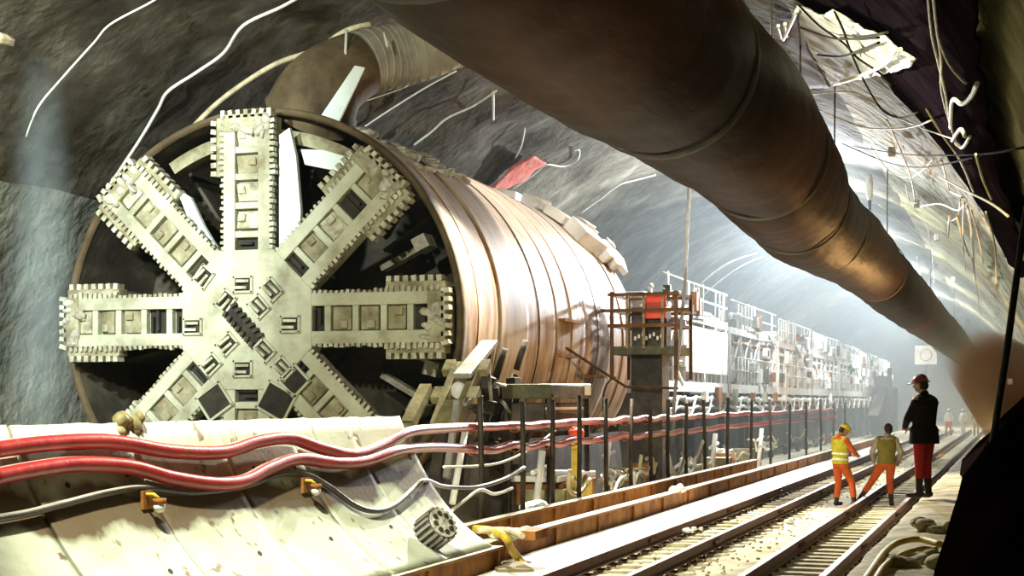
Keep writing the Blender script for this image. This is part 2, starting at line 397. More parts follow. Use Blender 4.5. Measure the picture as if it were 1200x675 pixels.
def rail(x, label):
    r = empty('rail', (x, 40, -.02), label, 'rail', 'four track rails')
    pr = [(-.055, -.03), (.055, -.03), (.055, -.018), (.012, 0), (.012, .075), (.034, .085), (.034, .115), (-.034, .115), (-.034, .085), (-.012, .075), (-.012, 0), (-.055, -.018)]
    ys = [6 + i * 2 for i in range(56)] 
    vs = []; fs = []; k = len(pr)
    for yy in ys:
        w = nz((x, yy, 0), .12, .03)
        for a_, b_ in pr: vs.append(Vector((x + a_ * 1.25 + w, yy, b_ * 1.15 - .02)))
    for i in range(len(ys) - 1):
        for j in range(k): fs.append((i * k + j, i * k + (j + 1) % k, (i + 1) * k + (j + 1) % k, (i + 1) * k + j))
    fs.append(tuple(range(k)))
    MB().add(vs, fs).build('rail_bar', M['rail'], r)
    for yy in (16.4, 22.9, 29.5, 36.2):
        m_ = MB(); 
        for sd in (-1, 1):
            m_.box((x + sd * .03, yy, .03), (.025, .5, .07))
            for q in (-.18, -.06, .06, .18): m_.box((x + sd * .05, yy + q, .03), (.03, .035, .035))
        m_.build('fishplate', M['rail'], r)
    return r
RX = [-5.27, -4.29, -3.03, -2.13]
for x, l in zip(RX, ('rusty rail next to the pale concrete strip', 'second rusty rail out from the pale concrete strip', 'rail on which the dark-haired worker in a vest has set one foot', 'rusty rail beside the ledge where the dark-coated man stands')):
    rail(x, l)
# sleepers
def sleeper_proto(label, grp, ln):
    r = empty('sleeper', (0, 0, 0), label, 'sleeper', grp)
    m_ = MB().box((0, 0, 0), (ln, .21, .13)); m_.build('timber', M['sleeper'], r, local=True, bevel=.015)
    for sx in (-.475, .475):
        m_ = MB().box((sx, 0, .075), (.2, .12, .02))
        for k in (-.075, .075): m_.tube([(sx + k, 0, .08), (sx + k, 0, .115)], .02, 6)
        m_.build('rail_chair', M['rail'], r, local=True)
    return r
for (xa, xb, lab, grp, ln, z, y0, yn, st) in (
        (RX[2], RX[3], 'weathered timber sleeper under the track nearest the ledge', 'sleepers of the track by the ledge', 1.42, -.16, 14.6, 62, .56),
        (RX[0], RX[1], 'dusty timber sleeper under the track nearest the pale concrete strip', 'sleepers of the track by the concrete strip', 1.5, -.17, 15.2, 62, .66)):
    p = sleeper_proto(lab, grp, ln); y = y0; first = True
    while y < yn:
        o = p if first else copy_tree(p); first = False
        o.location = ((xa + xb) / 2 + random.uniform(-.03, .03), y, z + random.uniform(-.012, .012)); o.rotation_euler = (0, 0, random.uniform(-.03, .03)); y += st + random.uniform(-.04, .04)
# rubble between the tracks
mb = MB()
for i in range(1000):
    y = 15 + 45 * random.random() ** 1.6; x = random.choice([random.uniform(-5.2, -4.4), random.uniform(-4.2, -3.1), random.uniform(-4.2, -3.1), random.uniform(-2.05, -1.5), random.uniform(-5.45, -5.2)])
    r_ = random.uniform(.01, .03)
    mb.ball((x, y, -.11), (r_ * random.uniform(.8, 1.5), r_, r_ * .7), 5, 4)
mb.sm = [False] * len(mb.sm)
tag(mb.build('gravel', M['sleeper']), 'pale loose stones and grit scattered along the tracks', 'gravel', kind='stuff')

# ------------------------------------------------------------------ concrete slabs
joints = [8.6, 10.15, 11.75, 13.35, 14.95, 16.55, 18.2]
names = ['sixth', 'fifth', 'fourth', 'third', 'second', 'first']
for i, (ya, yb) in enumerate(zip(joints, joints[1:])):
    r = empty('concrete_slab', (-6.9, (ya + yb) / 2, .3), f'{names[i]} sloping precast concrete slab counted from the end by the hose posts', 'concrete slab', 'sloping concrete slabs before the cutterhead')
    ya2, yb2 = ya + .012, yb - .012
    nv = 16; k = len(SLAB)
    vs = []; fs = []
    lift = random.uniform(-.012, .012)
    for j in range(nv + 1):
        yy = ya2 + (yb2 - ya2) * j / nv
        for q, (x, z) in enumerate(SLAB):
            vs.append(Vector((x + lift, yy, z + nz((x, yy, z), 2, .006) + (nz((yy * 2, 1, i), 2.5, .012) if q == k - 1 else 0))))
    for j in range(nv):
        for q in range(k - 1): fs.append((j * (k) + q, (j + 1) * k + q, (j + 1) * k + q + 1, j * k + q + 1))
    m_ = MB().add(vs, fs, True)
    # thickness: back and edge faces
    T = .24; vb = []
    for j in (0, nv):
        yy = ya2 + (yb2 - ya2) * j / nv
        for (x, z) in SLAB: vb.append(Vector((x + lift - T * .8, yy, z - T * .45)))
    o_ = len(m_.v); m_.v += vb
    def F_(q): m_.f.append(q); m_.sm.append(False)
    for q in range(k - 1):
        F_((q, q + 1, o_ + q + 1, o_ + q)); F_((nv * k + q, o_ + k + q, o_ + k + q + 1, nv * k + q + 1)); F_((o_ + q, o_ + q + 1, o_ + k + q + 1, o_ + k + q))
    for j in range(nv):
        pass
    F_(tuple(j * k + k - 1 for j in range(nv + 1)) + (o_ + k + k - 1, o_ + k - 1)); F_(tuple(j * k for j in reversed(range(nv + 1))) + (o_, o_ + k))
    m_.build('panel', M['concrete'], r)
    # lifting sockets in the face
    for (fy, t) in ((.28, 11), (.72, 5)):
        x, z = SLAB[t]; x2, z2 = SLAB[t + 1]; yy = ya2 + (yb2 - ya2) * fy
        n = Vector((z2 - z, 0, -(x2 - x))).normalized(); c_ = Vector((x + lift, yy, z))
        MB().tube([c_ - n * .02, c_ + n * .012], .026, 8).build('lifting_socket', M['pocket'], r)
    if i in (1, 3, 5):
        x, z = SLAB[10]; MB().bar((x + .02, yb - .25, z - .18), (x - .12, yb - .25, z + .25), .05, .02).build('hose_bracket', M['rust'], r)

# ------------------------------------------------------------------ TBM
HX, HY, HZc, R0 = -14.66, 27.7, 3.77, 4.22
tbm = empty('tunnel_boring_machine', (HX, HY, -.46), 'huge tunnel boring machine with eight-armed pale cutterhead and rust-streaked shield', 'tunnel boring machine')
ZC = HZc + .46
EX = 1.03
def T_(mb): return mb.xform(lambda p: Vector((p.x * EX, p.y, p.z + ZC)))
def tb(mb, name, m_, par=tbm, bevel=0, label=None):
    o = T_(mb).build(name, m_, par, local=True, bevel=bevel)
    if label: o['label'] = label
    return o
# shield rings
secs = [(.55, 2.6, 4.30, 4.30), (2.66, 4.6, 4.33, 4.33), (4.64, 6.9, 4.27, 4.27), (6.96, 9.6, 4.27, 4.26), (9.66, 12.4, 4.22, 4.2), (12.46, 15.6, 4.16, 4.1)]
for i, (a, b_, ra, rb) in enumerate(secs):
    m_ = MB(); k = 14
    pr = [(ra - .10, a)] + [(ra + (rb - ra) * t / k + .0, a + (b_ - a) * t / k) for t in range(k + 1)] + [(rb - .10, b_)]
    m_.lathe_y(pr, 128)
    m_.xform(lambda p: p * (1 + nz(p, .5, .0035)) if True else p)
    tb(m_, 'shield_ring', M['shield'])
# seam bands
for y_, w, r in ((2.63, .10, 4.29), (4.62, .14, 4.31), (6.93, .10, 4.24), (9.63, .1, 4.2), (12.43, .1, 4.15)):
    tb(MB().lathe_y([(r - .12, y_ - w / 2), (r - .03, y_ - w / 2), (r - .03, y_ + w / 2), (r - .12, y_ + w / 2)], 96), 'seam_band', M['steel_dark'])
for y_, r in ((1.35, 4.31), (5.6, 4.285), (8.3, 4.28), (11.0, 4.22), (14.0, 4.15)):
    tb(MB().lathe_y([(r - .02, y_ - .025), (r + .006, y_ - .02), (r + .006, y_ + .02), (r - .02, y_ + .025)], 96), 'weld_seam', M['steel_dark' if y_ in (5.6, 11.0) else 'curb_steel'])
# front lip, inner lining, bulkhead
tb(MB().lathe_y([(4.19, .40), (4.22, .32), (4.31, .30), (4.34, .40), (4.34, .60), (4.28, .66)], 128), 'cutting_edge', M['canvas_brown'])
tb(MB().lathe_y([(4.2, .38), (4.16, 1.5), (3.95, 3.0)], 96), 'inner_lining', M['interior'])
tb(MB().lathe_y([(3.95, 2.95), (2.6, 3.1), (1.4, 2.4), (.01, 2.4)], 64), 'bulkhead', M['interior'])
tb(MB().lathe_y([(3.66, .55), (3.92, .55), (3.92, .95), (3.66, .95), (3.66, .55)], 96, a0=math.radians(58), a1=math.radians(122)), 'inner_ring', M['head_side'])
for k in range(16):
    a = 2 * PI * (k + .5) / 16
    R = Matrix.Rotation(-a, 3, 'Y')
    m_ = MB().box(R @ Vector((3.3, 2.2, 0)), (1.3, 1.2, .07), R); 
    tb(m_, 'bulkhead_rib', M['interior'])
for k in range(5):
    a = math.radians(-30 + k * 14); R = Matrix.Rotation(-a, 3, 'Y')
    m_ = MB().box(R @ Vector((3.55, 1.3, 0)), (.3, .5, .28), R).box(R @ Vector((2.8, 1.9, .1)), (.9, .3, .12), R)
    tb(m_, 'hydraulic_block', M['muck'])
tb(MB().lathe_y([(1.25, .3), (1.25, 2.5)], 48), 'drive_drum', M['steel_dark'])
# rear bulkhead
tb(MB().lathe_y([(4.1, 15.55), (.01, 15.55)], 64), 'rear_plate', M['steel_dark'])
# cutter arms
def arm(k):
    a = k * PI / 4
    def Rl(mb):  # local arm frame: +X radial, -Y front, Z across
        R = Matrix.Rotation(-a, 3, 'Y'); return mb.xform(lambda p: R @ p)
    rr = 4.12; h = .50
    wide = k in (0, 1, 2, 3, 4)
    m_ = MB()
    # back plate, two flanges, side webs
    m_.box(((1.0 + rr) / 2, .30, 0), (rr - 1.0, .40, 2 * h - .04))
    for s_ in (-1, 1):
        m_.box(((.9 + rr) / 2, .02, s_ * .375), (rr - .9, .22, .25))
    # cross ribs of the pick channel
    for q in (1.15, 1.72, 2.3, 2.88, 3.42, 3.95):
        m_.box((q, .03, 0), (.13, .18, .54))
    root = tb(Rl(m_), 'cutter_arm', M['head_paint'], bevel=.015)
    off = Vector((0, 0, 0))
    def sub(mb, nm, mt, bv=0): return T_(Rl(mb)).build(nm, mt, root, local=True, bevel=bv)
    # pick boxes inside the channel
    for qi, q in enumerate((1.42, 2.0, 2.58, 3.14, 3.68)):
        dark = random.random() < (.2 if k in (1,) else .08) or (qi == 0)
        if dark:
            sub(MB().box((q, .085, 0), (.42, .03, .5)).box((q, .02, -.02), (.06, .1, .4)).box((q + .12, .02, .05), (.05, .1, .3)), 'pick_box', M['pocket'])
        else:
            t = random.uniform(-.35, .35); Rm = Matrix.Rotation(t, 3, 'Z')
            sub(MB().box((q, .05, 0), (.36, .14, .46), Rm).box((q + .05, -.03, .12 * random.choice((-1, 1))), (.16, .1, .16), Rm), 'pick_box', M['pick' if random.random() < .5 else 'head_side'], .02)
    # rows of teeth along both edges
    for s_ in (-1, 1):
        m_ = MB(); q = 1.45
        while q < rr - .05:
            L_ = random.uniform(.05, .10) + (.04 if q > 2.9 else 0)
            if True:
                m_.box((q, -.02, s_ * (h + L_ / 2 - .01)), (.075, .13, L_), Matrix.Rotation(random.uniform(-.2, .2), 3, 'Y'), .7 if s_ > 0 else 1)
            q += .115
        sub(m_, 'tooth_row', M['pick'])
    # wider toothed shoulder at the outer end
    if wide:
        for s_ in (-1, 1):
            if k == 2 and s_ == -1: continue
            sub(MB().box((rr - .62, .16, s_ * (h + .10)), (1.2, .34, .2)), 'shoulder_block', M['head_side'], .02)
            m_ = MB(); q = rr - 1.15
            while q < rr - .06:
                m_.box((q, .1, s_ * (h + .25)), (.1, .26, .12), Matrix.Rotation(random.uniform(-.15, .15), 3, 'Y')); q += .17
            sub(m_, 'tooth_row', M['pick'])
    # gauge block at the tip, lumpy with muck
    m_ = MB().box((rr - .16, .06, 0), (.36, .36, 1.02))
    sub(m_, 'gauge_block', M['head_side'], .03)
    m_ = MB()
    for q in range(7):
        z = -.5 + q * .167; m_.box((rr + .02, -.02, z), (.16, .2, .09), Matrix.Rotation(random.uniform(-.3, .3), 3, 'Y'))
    sub(m_, 'gauge_pick', M['pick'])
    m_ = MB()
    for q in range(9):
        m_.ball((rr - random.uniform(.05, .42), -.1, random.uniform(-.45, .45)), (random.uniform(.06, .15), .07, random.uniform(.05, .13)), 7, 5)
    m_.xform(lambda p: p + Vector((nz(p, 9, .03), nz(p + Vector((3, 0, 0)), 9, .03), nz(p, 8, .03))))
    sub(m_, 'muck_lump', M['muck'])
for k in range(8): arm(k)
# hub plate
oct_ = [(1.52 * math.cos(PI / 8 + i * PI / 4), 1.52 * math.sin(PI / 8 + i * PI / 4)) for i in range(8)]
hub = tb(MB().prism(oct_, .5, None, (0, -.11, 0)), 'hub_plate', M['head_paint'], bevel=.02)
def pick_slot(px, py, rot, w=.34, h=.26, n=2, big=False):
    x = (px - 283) / 58 / 1.0; z = (375 - py) / 58; R = Matrix.Rotation(rot, 3, 'Y')
    f = lambda p: R @ Vector(p) + Vector((x, -.11, z))
    fr = MB()
    for (cx, cz, sx, sz) in ((0, h / 2 + .02, w + .1, .05), (0, -h / 2 - .02, w + .1, .05), (w / 2 + .02, 0, .05, h + .1), (-w / 2 - .02, 0, .05, h + .1)):
        fr.box((cx, -.02, cz), (sx, .06, sz))
    o = T_(fr.xform(f)).build('pick_frame', M['head_paint'], hub, local=True, bevel=.008)
    T_(MB().box((0, -.004, 0), (w, .02, h)).xform(f)).build('pick_recess', M['pocket'], hub, local=True)
    if not big:
        p_ = MB()
        for q in range(n):
            z_ = (q + .5) / n * h - h / 2
            p_.box((-.04 + .05 * (q % 2), -.06, z_), (w * .75, .1, h / n * .42), Matrix.Rotation(.3, 3, 'Z'))
        T_(p_.xform(f)).build('pick', M['pick'], hub, local=True)
for a_ in ((230, 324, -.9), (258, 353, -.9), (280, 334, 0), (300, 360, .85), (316, 341, .85), (216, 382, 0), (339, 381, 0), (260, 403, -.75), (239, 427, -.75), (307, 411, .8), (280, 432, 0), (330, 432, .8)): pick_slot(*a_)
# diagonal toothed groove over the middle of the hub
Rg = Matrix.Rotation(math.radians(47), 3, 'Y'); fg = lambda p: Rg @ Vector(p) + Vector((-.03, -.12, -.1))
groove = T_(MB().box((0, -.005, 0), (1.0, .03, .3)).xform(fg)).build('hub_groove', M['pocket'], hub, local=True)
m_ = MB()
for s_ in (-1, 1):
    m_ = MB()
    for q in range(7): m_.box((-.42 + q * .14, -.05, s_ * .13), (.06, .1, .12), Matrix.Rotation(.3 * s_, 3, 'Y'))
    T_(m_.xform(fg)).build('tooth_row', M['steel_dark'], hub, local=True)
# window openings between hub and lower arms (plates with dark mouths)
for (px, py, w, h, rot) in ((344, 446, .42, .42, .8), (244, 470, .55, .5, -.6), (322, 470, .6, .55, .5)):
    pick_slot(px, py, rot, w, h, 0, True)
# pale scoop plates beside the upper arms
def scoop(poly, lab):
    tb(MB().prism([((x - 283) / 58, (375 - y) / 58) for x, y in poly], .12, None, (0, .12, 0)), 'scoop_plate', M['scoop'], bevel=.01, label=lab)
scoop([(318, 160), (331, 152), (339, 185), (345, 250), (342, 298), (318, 302)], 'pale blue-white scoop plate beside the upright arm')
scoop([(186, 216), (205, 228), (222, 262), (246, 300), (236, 302), (206, 262)], 'pale blue-white scoop plate beside the sloping arm')
scoop([(345, 178), (372, 180), (410, 192), (392, 206), (350, 196)], 'pale plate under the shield rim')
# muck lying on the shield crown
m_ = MB()
for q in range(46):
    a = math.radians(random.uniform(46, 74)); y_ = random.uniform(1.5, 5.4); r_ = random.uniform(.06, .2)
    m_.ball((4.31 * math.cos(a) * EX, y_, 4.31 * math.sin(a)), (r_ * 1.2, r_ * 1.6, r_ * .55), 7, 5)
m_.xform(lambda p: p + Vector((nz(p, 5, .06), nz(p, 4, .06), nz(p + Vector((2, 0, 0)), 5, .06))))
m_.xform(lambda p: Vector((p.x / EX, p.y, p.z)))
tag(tb(m_, 'crust', M['muck']), 'grey rubble crust along the shield crown', kind='stuff')
# cradle under the shield
m_ = MB()
for s_ in (-1, 1): m_.prism([(s_ * 1.2, -ZC), (s_ * 3.9, -ZC), (s_ * 3.7, -2.5), (s_ * 2.6, -3.55), (s_ * 1.2, -4.32)], 14.0, None, (0, 1.2, 0))
tb(m_, 'cradle', M['steel_dark'])
# brackets on the shield flank
for (y_, zz) in ((7.2, -.55), (10.2, -1.0), (7.4, .3)):
    a = math.asin(zz / 4.3); tb(MB().box((4.3 * math.cos(a) + .03, y_ + .6, zz), (.16, 1.5, .07)), 'flank_bar', M['rust'])
# clutter on the rear crown: white boxes and pipes of the tail
for i in range(14):
    a = math.radians(random.uniform(28, 85)); y_ = random.uniform(13.6, 16.4); r = 4.15
    s_ = random.uniform(.25, .8)
    Rm = Matrix.Rotation(-a + PI / 2, 3, 'Y') @ Matrix.Rotation(random.uniform(-.6, .6), 3, 'Z')
    tb(MB().box((r * math.cos(a) + .1, y_, (r + .15) * math.sin(a)), (s_, s_ * random.uniform(.8, 2), random.uniform(.12, .5)), Rm), 'tail_box', M['white_paint'], bevel=.02)

# ------------------------------------------------------------------ gantry wagons behind the shield
ordn = ['first', 'second', 'third', 'fourth', 'fifth', 'sixth', 'seventh']
def wagon(i, y0, ln):
    rnd = random.Random(50 + i); clear = lambda y_, w_=0: not (83.4 < y_ + w_ and y_ < 89.6)
    xr, xl = -10.4, -14.6
    r = empty('gantry_wagon', (xr - 1, y0 + ln / 2, -.46), f'{ordn[i]} white steel gantry wagon behind the shield of the boring machine', 'gantry wagon', 'gantry wagons trailing the boring machine')
    W = M['white_paint']; G = M['grey_paint']
    zt = 5.0 - .1 * i
    B = lambda mb, nm, mt, bv=0: mb.build(nm, mt, r, bevel=bv)
    # decks
    B(MB().box(((xr + xl) / 2, y0 + ln / 2, 2.72), (xr - xl, ln - .3, .16)), 'lower_deck', G)
    B(MB().box(((xr + xl) / 2, y0 + ln / 2, zt), (xr - xl, ln - .3, .14)), 'upper_deck', W)
    B(MB().box((xr + .04, y0 + ln / 2, 2.62), (.1, ln - .2, .34)), 'deck_beam', W)
    B(MB().box((xr + .03, y0 + ln / 2, zt - .05), (.1, ln - .2, .26)), 'roof_beam', W)
    n = int(ln // 2.1)
    for k in range(n + 1):
        y = y0 + .25 + (ln - .5) * k / n
        for x in (xr, xl): B(MB().box((x, y, (2.8 + zt) / 2), (.12, .14, zt - 2.8)), 'column', W)
        if k % 2 == 0:
            for x in (xr - .3, xl): B(MB().box((x, y, 1.1), (.22, .24, 3.1)), 'leg', M['steel_dark'])
            B(MB().ball((xr - .3, y, -.2), (.12, .3, .3), 12, 8), 'wheel', M['dark_iron'])
    for k in range(n):
        if rnd.random() < .55:
            ya = y0 + .25 + (ln - .5) * k / n; yb = y0 + .25 + (ln - .5) * (k + 1) / n
            B(MB().bar((xr, ya, 2.9), (xr, yb, zt - .2), .06), 'brace', W)
    for (z0, nm) in ((2.8, 'deck_railing'), (zt + .07, 'roof_railing')):
        m_ = MB()
        for h in (.55, 1.05): m_.tube([(xr + .06, y0 + .2, z0 + h), (xr + .06, y0 + ln - .2, z0 + h)], .03, 6)
        k = 0
        while k * .8 < ln - .3:
            if rnd.random() < .75: m_.tube([(xr + .06, y0 + .2 + k * .8, z0), (xr + .06, y0 + .2 + k * .8, z0 + rnd.uniform(.95, 1.15))], rnd.uniform(.025, .05), 6)
            k += 1
        B(m_, nm, W)
    # machinery on lower deck
    y = y0 + .5
    while y < y0 + ln - 1.2:
        w = rnd.uniform(.7, 1.9); h = rnd.uniform(.7, 1.7)
        if i == 0 and y < y0 + 7: h = 1.75; w = 2.2
        if not clear(y, w): y += w; continue
        o = B(MB().box((xr - .55 - rnd.uniform(0, .5), y + w / 2, 2.8 + h / 2), (.9, w, h)), 'cabinet', rnd.choice([W, W, G, M['dull_green'], M['muck']]), .02)
        if rnd.random() < .6:
            B(MB().tube([(xr - .1, y + w / 2, 2.9), (xr - .1, y + w / 2, 2.9 + h + .5), (xr - .6, y + w / 2, 2.9 + h + .6)], .06, 8), 'pipe', W)
        y += w + rnd.uniform(.15, .8)
    # boxes, lockers and coils hung on the outer face
    for q in range(int(ln * 1.1)):
        y = rnd.uniform(y0 + .5, y0 + ln - .8); z = rnd.choice((3.2, 3.5, 4.2, zt + .35, zt + .5, 2.3)); sz = rnd.uniform(.25, .8)
        if z < 4.5 and not clear(y, 1): continue
        B(MB().box((xr + .12, y, z), (.22, sz, rnd.uniform(.2, .7))), 'locker', rnd.choice([W, W, G, M['muck'], M['rust'], M['dull_green']]), .01)
    for q in range(6):
        y = rnd.uniform(y0 + .5, y0 + ln - 2.5); z = rnd.uniform(3.0, 5.6)
        B(MB().bar((xr + .1, y, z), (xr + .1, y + rnd.uniform(.8, 2.4), z + rnd.uniform(-.7, .7)), .07), 'strut', rnd.choice([W, G]))
    if i == 0: B(MB().prism([(0, 0), (.06, 0), (.06, 1.55), (0, 1.5)], 7.5, None, (xr + .14, y0 + 3.2, 3.1)), 'side_panel', W, .01)
    # roof equipment
    y = y0 + .4
    while y < y0 + ln - .8:
        w = rnd.uniform(.4, 1.6); h = rnd.uniform(.15, .75) * (1 - .06 * i)
        if rnd.random() < .5: B(MB().box((xr - rnd.uniform(.3, 1.6), y + w / 2, zt + .07 + h / 2), (.9, w, h)), 'equipment_box', rnd.choice([W, W, G, M['muck']]), .02)
        elif rnd.random() < .5: B(MB().tube([(xr - .8, y, zt + .3), (xr - .8, y + w, zt + .3)], .22, 12), 'tank', W)
        else: B(MB().tube([(xr - .5, y, zt), (xr - .5, y, zt + h + .5)], .05, 6).ball((xr - .5, y, zt + h + .5), .1, 8, 6), 'stand_pipe', W)
        y += w * .6 + rnd.uniform(.0, .35)
    # long pipes slung beneath the deck
    for q, (x, z, rad) in enumerate(((xr + .02, 2.25, .09), (xr + .05, 1.95, .06), (xr - .05, zt - .45, .08))):
        pts = [(x, y0 + .2 + (ln - .4) * t / 12, z - .08 * math.sin(PI * ((t / 3) % 1))) for t in range(13)]
        B(MB().tube(pts, rad, 8), 'pipe_run', rnd.choice([W, M['rust'], G]))
    for k in range(4):
        y = y0 + ln * (k + .5) / 4
        pts = [(xr + .1, y - .9 + 1.8 * t / 10, 2.3 - .6 * math.sin(PI * t / 10)) for t in range(11)]
        B(MB().tube(pts, .05, 7), 'hanging_hose', M['cable_white'])
    # dark box added to stand in for the shade below the deck
    B(MB().box(((xr + xl) / 2 - .4, y0 + ln / 2, 1.1), (2.2, ln - 1, 2.6)), 'underdeck_shade', M['steel_dark'])
yy = 46.2
for i, ln in enumerate((11.5, 12, 12, 13, 13, 14, 14)):
    wagon(i, yy, ln); yy += ln + .5
# big white side panel hung on the first wagon, a part lying against it
# dark stacker at the end of the gantry
st = empty('spoil_stacker', (-9.3, 118, -.46), 'dark blocky spoil stacker standing in the haze at the gantry end', 'spoil stacker')
MB().box((-9.3, 118, 1.4), (1.7, 3, 3.6)).build('body', M['steel_dark'], st, bevel=.05)
MB().box((-9.45, 118, 3.55), (1.1, 2, .9)).build('cab', M['steel_dark'], st, bevel=.05)
MB().tube([(-8.9, 117.4, 3.2), (-8.9, 117.4, 4.6)], .18, 10).build('chimney', M['steel_dark'], st)
MB().bar((-9.3, 116, 3), (-9.3, 108, 1.0), .7, .3).build('conveyor', M['steel_dark'], st)

# ------------------------------------------------------------------ raised control platform with red board
px0 = on_x(718, 405, -9.9); 
P = empty('control_platform', (-9.25, y_at(764, -9.25), -.46), 'raised rusty railed platform with a red board on a dark pedestal', 'platform')
pc = Vector((-9.25, y_at(764, -9.25), 0)); fz = 3.52
wd, dp = 1.72, 1.9
MB().box((pc.x, pc.y, fz - .05), (wd, dp, .22)).build('floor_plate', M['dull_green'], P, bevel=.01)
for sx in (-1, 1):
    for sy in (-1, 1):
        MB().box((pc.x + sx * wd / 2, pc.y + sy * dp / 2, fz + .35), (.09, .09, 2.3)).build('corner_post', M['rust_dark'], P)
for sx in (-.45, .0, .5):
    MB().box((pc.x + sx, pc.y - dp / 2, fz + .7), (.07, .06, 1.4)).build('middle_post', M['timber'], P)
m_ = MB()
for z in (.6, 1.0, 1.42):
    ext = .25 if z == 1.0 else 0
    m_.box((pc.x, pc.y - dp / 2 - .04, fz + z), (wd + .2 + ext * 2, .06, .09)).box((pc.x, pc.y + dp / 2, fz + z), (wd + .1, .06, .08))
    for sx in (-1, 1): m_.box((pc.x + sx * wd / 2, pc.y, fz + z), (.06, dp, .08))
m_.build('railing', M['rust_dark'], P)
MB().box((pc.x + .28, pc.y - .75, fz + 1.1), (.55, .06, .62)).build('red_board', M['red_paint'], P)
cn = MB().box((pc.x + .05, pc.y - .3, fz + .55), (.95, .6, 1.1)).build('console', M['steel_dark'], P, bevel=.02)
m_ = MB()
for q in range(8): m_.box((pc.x - .3 + q * .1, pc.y - .64, fz + .28 + .05 * (q % 3)), (.05, .05, .1))
m_.build('console_lever_row', M['white_paint'], P)
MB().box((pc.x - .05, pc.y, fz / 2 - .3), (.85, .85, fz + .4)).build('pedestal', M['steel_dark'], P, bevel=.02)
MB().tube([on_x(664, 408, -10.05), (pc.x - .5, pc.y - .9, fz - 1.0), (pc.x + .9, pc.y - .9, fz - 1.05)], .035, 8).build('tie_bar', M['rust_dark'], P)
MB().tube([(pc.x - .75 + .35 * math.cos(t * PI / 8), pc.y - .95, fz - 1.4 + .65 * math.sin(t * PI / 8)) for t in range(4, 13)], .03, 6).build('hose_loop', M['cable_black'], P)

# ------------------------------------------------------------------ hose posts and hoses
post_px = [565, 612, 647, 678, 711, 739, 763, 783, 804, 826, 852, 880, 903, 925, 945, 962, 977, 990]
PX = -7.65
words = ['first', 'second', 'third', 'fourth', 'fifth', 'sixth', 'seventh', 'eighth', 'ninth', 'tenth', 'eleventh', 'twelfth', 'thirteenth', 'fourteenth', 'fifteenth', 'sixteenth', 'seventeenth', 'eighteenth']
post_y = []
for i, p in enumerate(post_px):
    y = y_at(p, PX); post_y.append(y)
    r = empty('hose_post', (PX, y, .05), f'{words[i]} rusty upright post counted from the concrete slabs, carrying the red hoses', 'post', 'posts carrying the red hoses')
    top = EYE + random.uniform(-.12, .12)
    MB().tube([(PX, y, .02), (PX + random.uniform(-.02, .02), y, 1.0), (PX + random.uniform(-.04, .04), y, top)], .045, 8).build('pole', M['dark_iron'], r)
    for z in (1.68, 1.36):
        MB().tube([(PX - .02, y, z), (PX - .10, y, z - .05), (PX - .2, y, z - .03), (PX - .23, y, z + .06)], .014, 6).build('hook', M['rust'], r)
def hose(pts, r, name, mt, label, cat, n=10, group=None):
    return tag(MB().tube(smooth_path(pts, 6), r, n).build(name, mt), label, cat, group)
def fence_pts(z, sag, yend, off=-.13, y_start=None):
    out = []
    for a, b_ in zip(post_y, post_y[1:]):
        if a > yend: break
        out.append(Vector((PX + off, a, z + random.uniform(-.02, .02))))
        out.append(Vector((PX + off - .01, (a + b_) / 2, z - sag * random.uniform(.2, .9))))
    return out
h1 = [(-12, 528), (40, 521), (100, 517), (140, 519), (200, 529), (260, 530), (300, 518), (340, 514), (375, 525), (415, 533), (450, 521), (480, 506)]
h2 = [(-12, 560), (40, 550), (90, 544), (150, 547), (200, 560), (250, 567), (285, 564), (315, 549), (350, 538), (395, 543), (430, 540), (470, 527)]
hose([on_slab(x, y, .10) for x, y in h1] + [on_x(520, 502, -7.5)] + fence_pts(1.76, .05, 70), .068, 'hose', M['hose_red'], 'upper of two thick red hoses over the slabs and posts', 'hose')
hose([on_slab(x, y, .10) for x, y in h2] + [on_x(512, 524, -7.5)] + fence_pts(1.42, .07, 70), .068, 'hose', M['hose_red'], 'lower of two thick red hoses over the slabs and posts', 'hose')
c3 = [(-12, 609), (30, 602), (70, 592), (125, 578), (170, 572), (230, 577), (290, 569), (325, 556), (357, 556), (385, 570), (415, 592), (440, 599), (462, 592), (485, 572), (498, 563)]
hose([on_slab(x, y, .05) for x, y in c3] + [on_x(520, 570, -7.55), on_x(558, 571, -7.55), on_x(590, 562, -7.5), on_x(614, 548, -7.5)], .032, 'cable', M['cable_black'], 'dusty black cable sagging across the lower face of the slabs', 'cable')
hose([on_x(530, 598, -7.5), on_x(545, 586, -7.5), on_x(563, 574, -7.45), on_x(580, 579, -7.45), on_x(600, 572, -7.45)], .025, 'cable', M['cable_white'], 'short pale cable looped at the foot of the first hose post', 'cable')
hose([on_x(520, 547, -7.9), on_x(560, 546, -7.9), on_x(590, 541, -7.9), on_x(622, 526, -7.9), on_x(650, 505, -7.9)], .02, 'cable', M['cable_white'], 'thin pale wire sagging behind the first two hose posts', 'cable')
t1 = [on_slab(18, 514, .03), on_slab(60, 526, .03), on_slab(100, 526, .03), on_slab(135, 520, .03), on_slab(215, 529, .03), on_slab(265, 535, .03), on_slab(297, 527, .03)]
hose(t1, .008, 'wire', M['cable_black'], 'thin dark wire tied along the upper red hose', 'wire', 6)
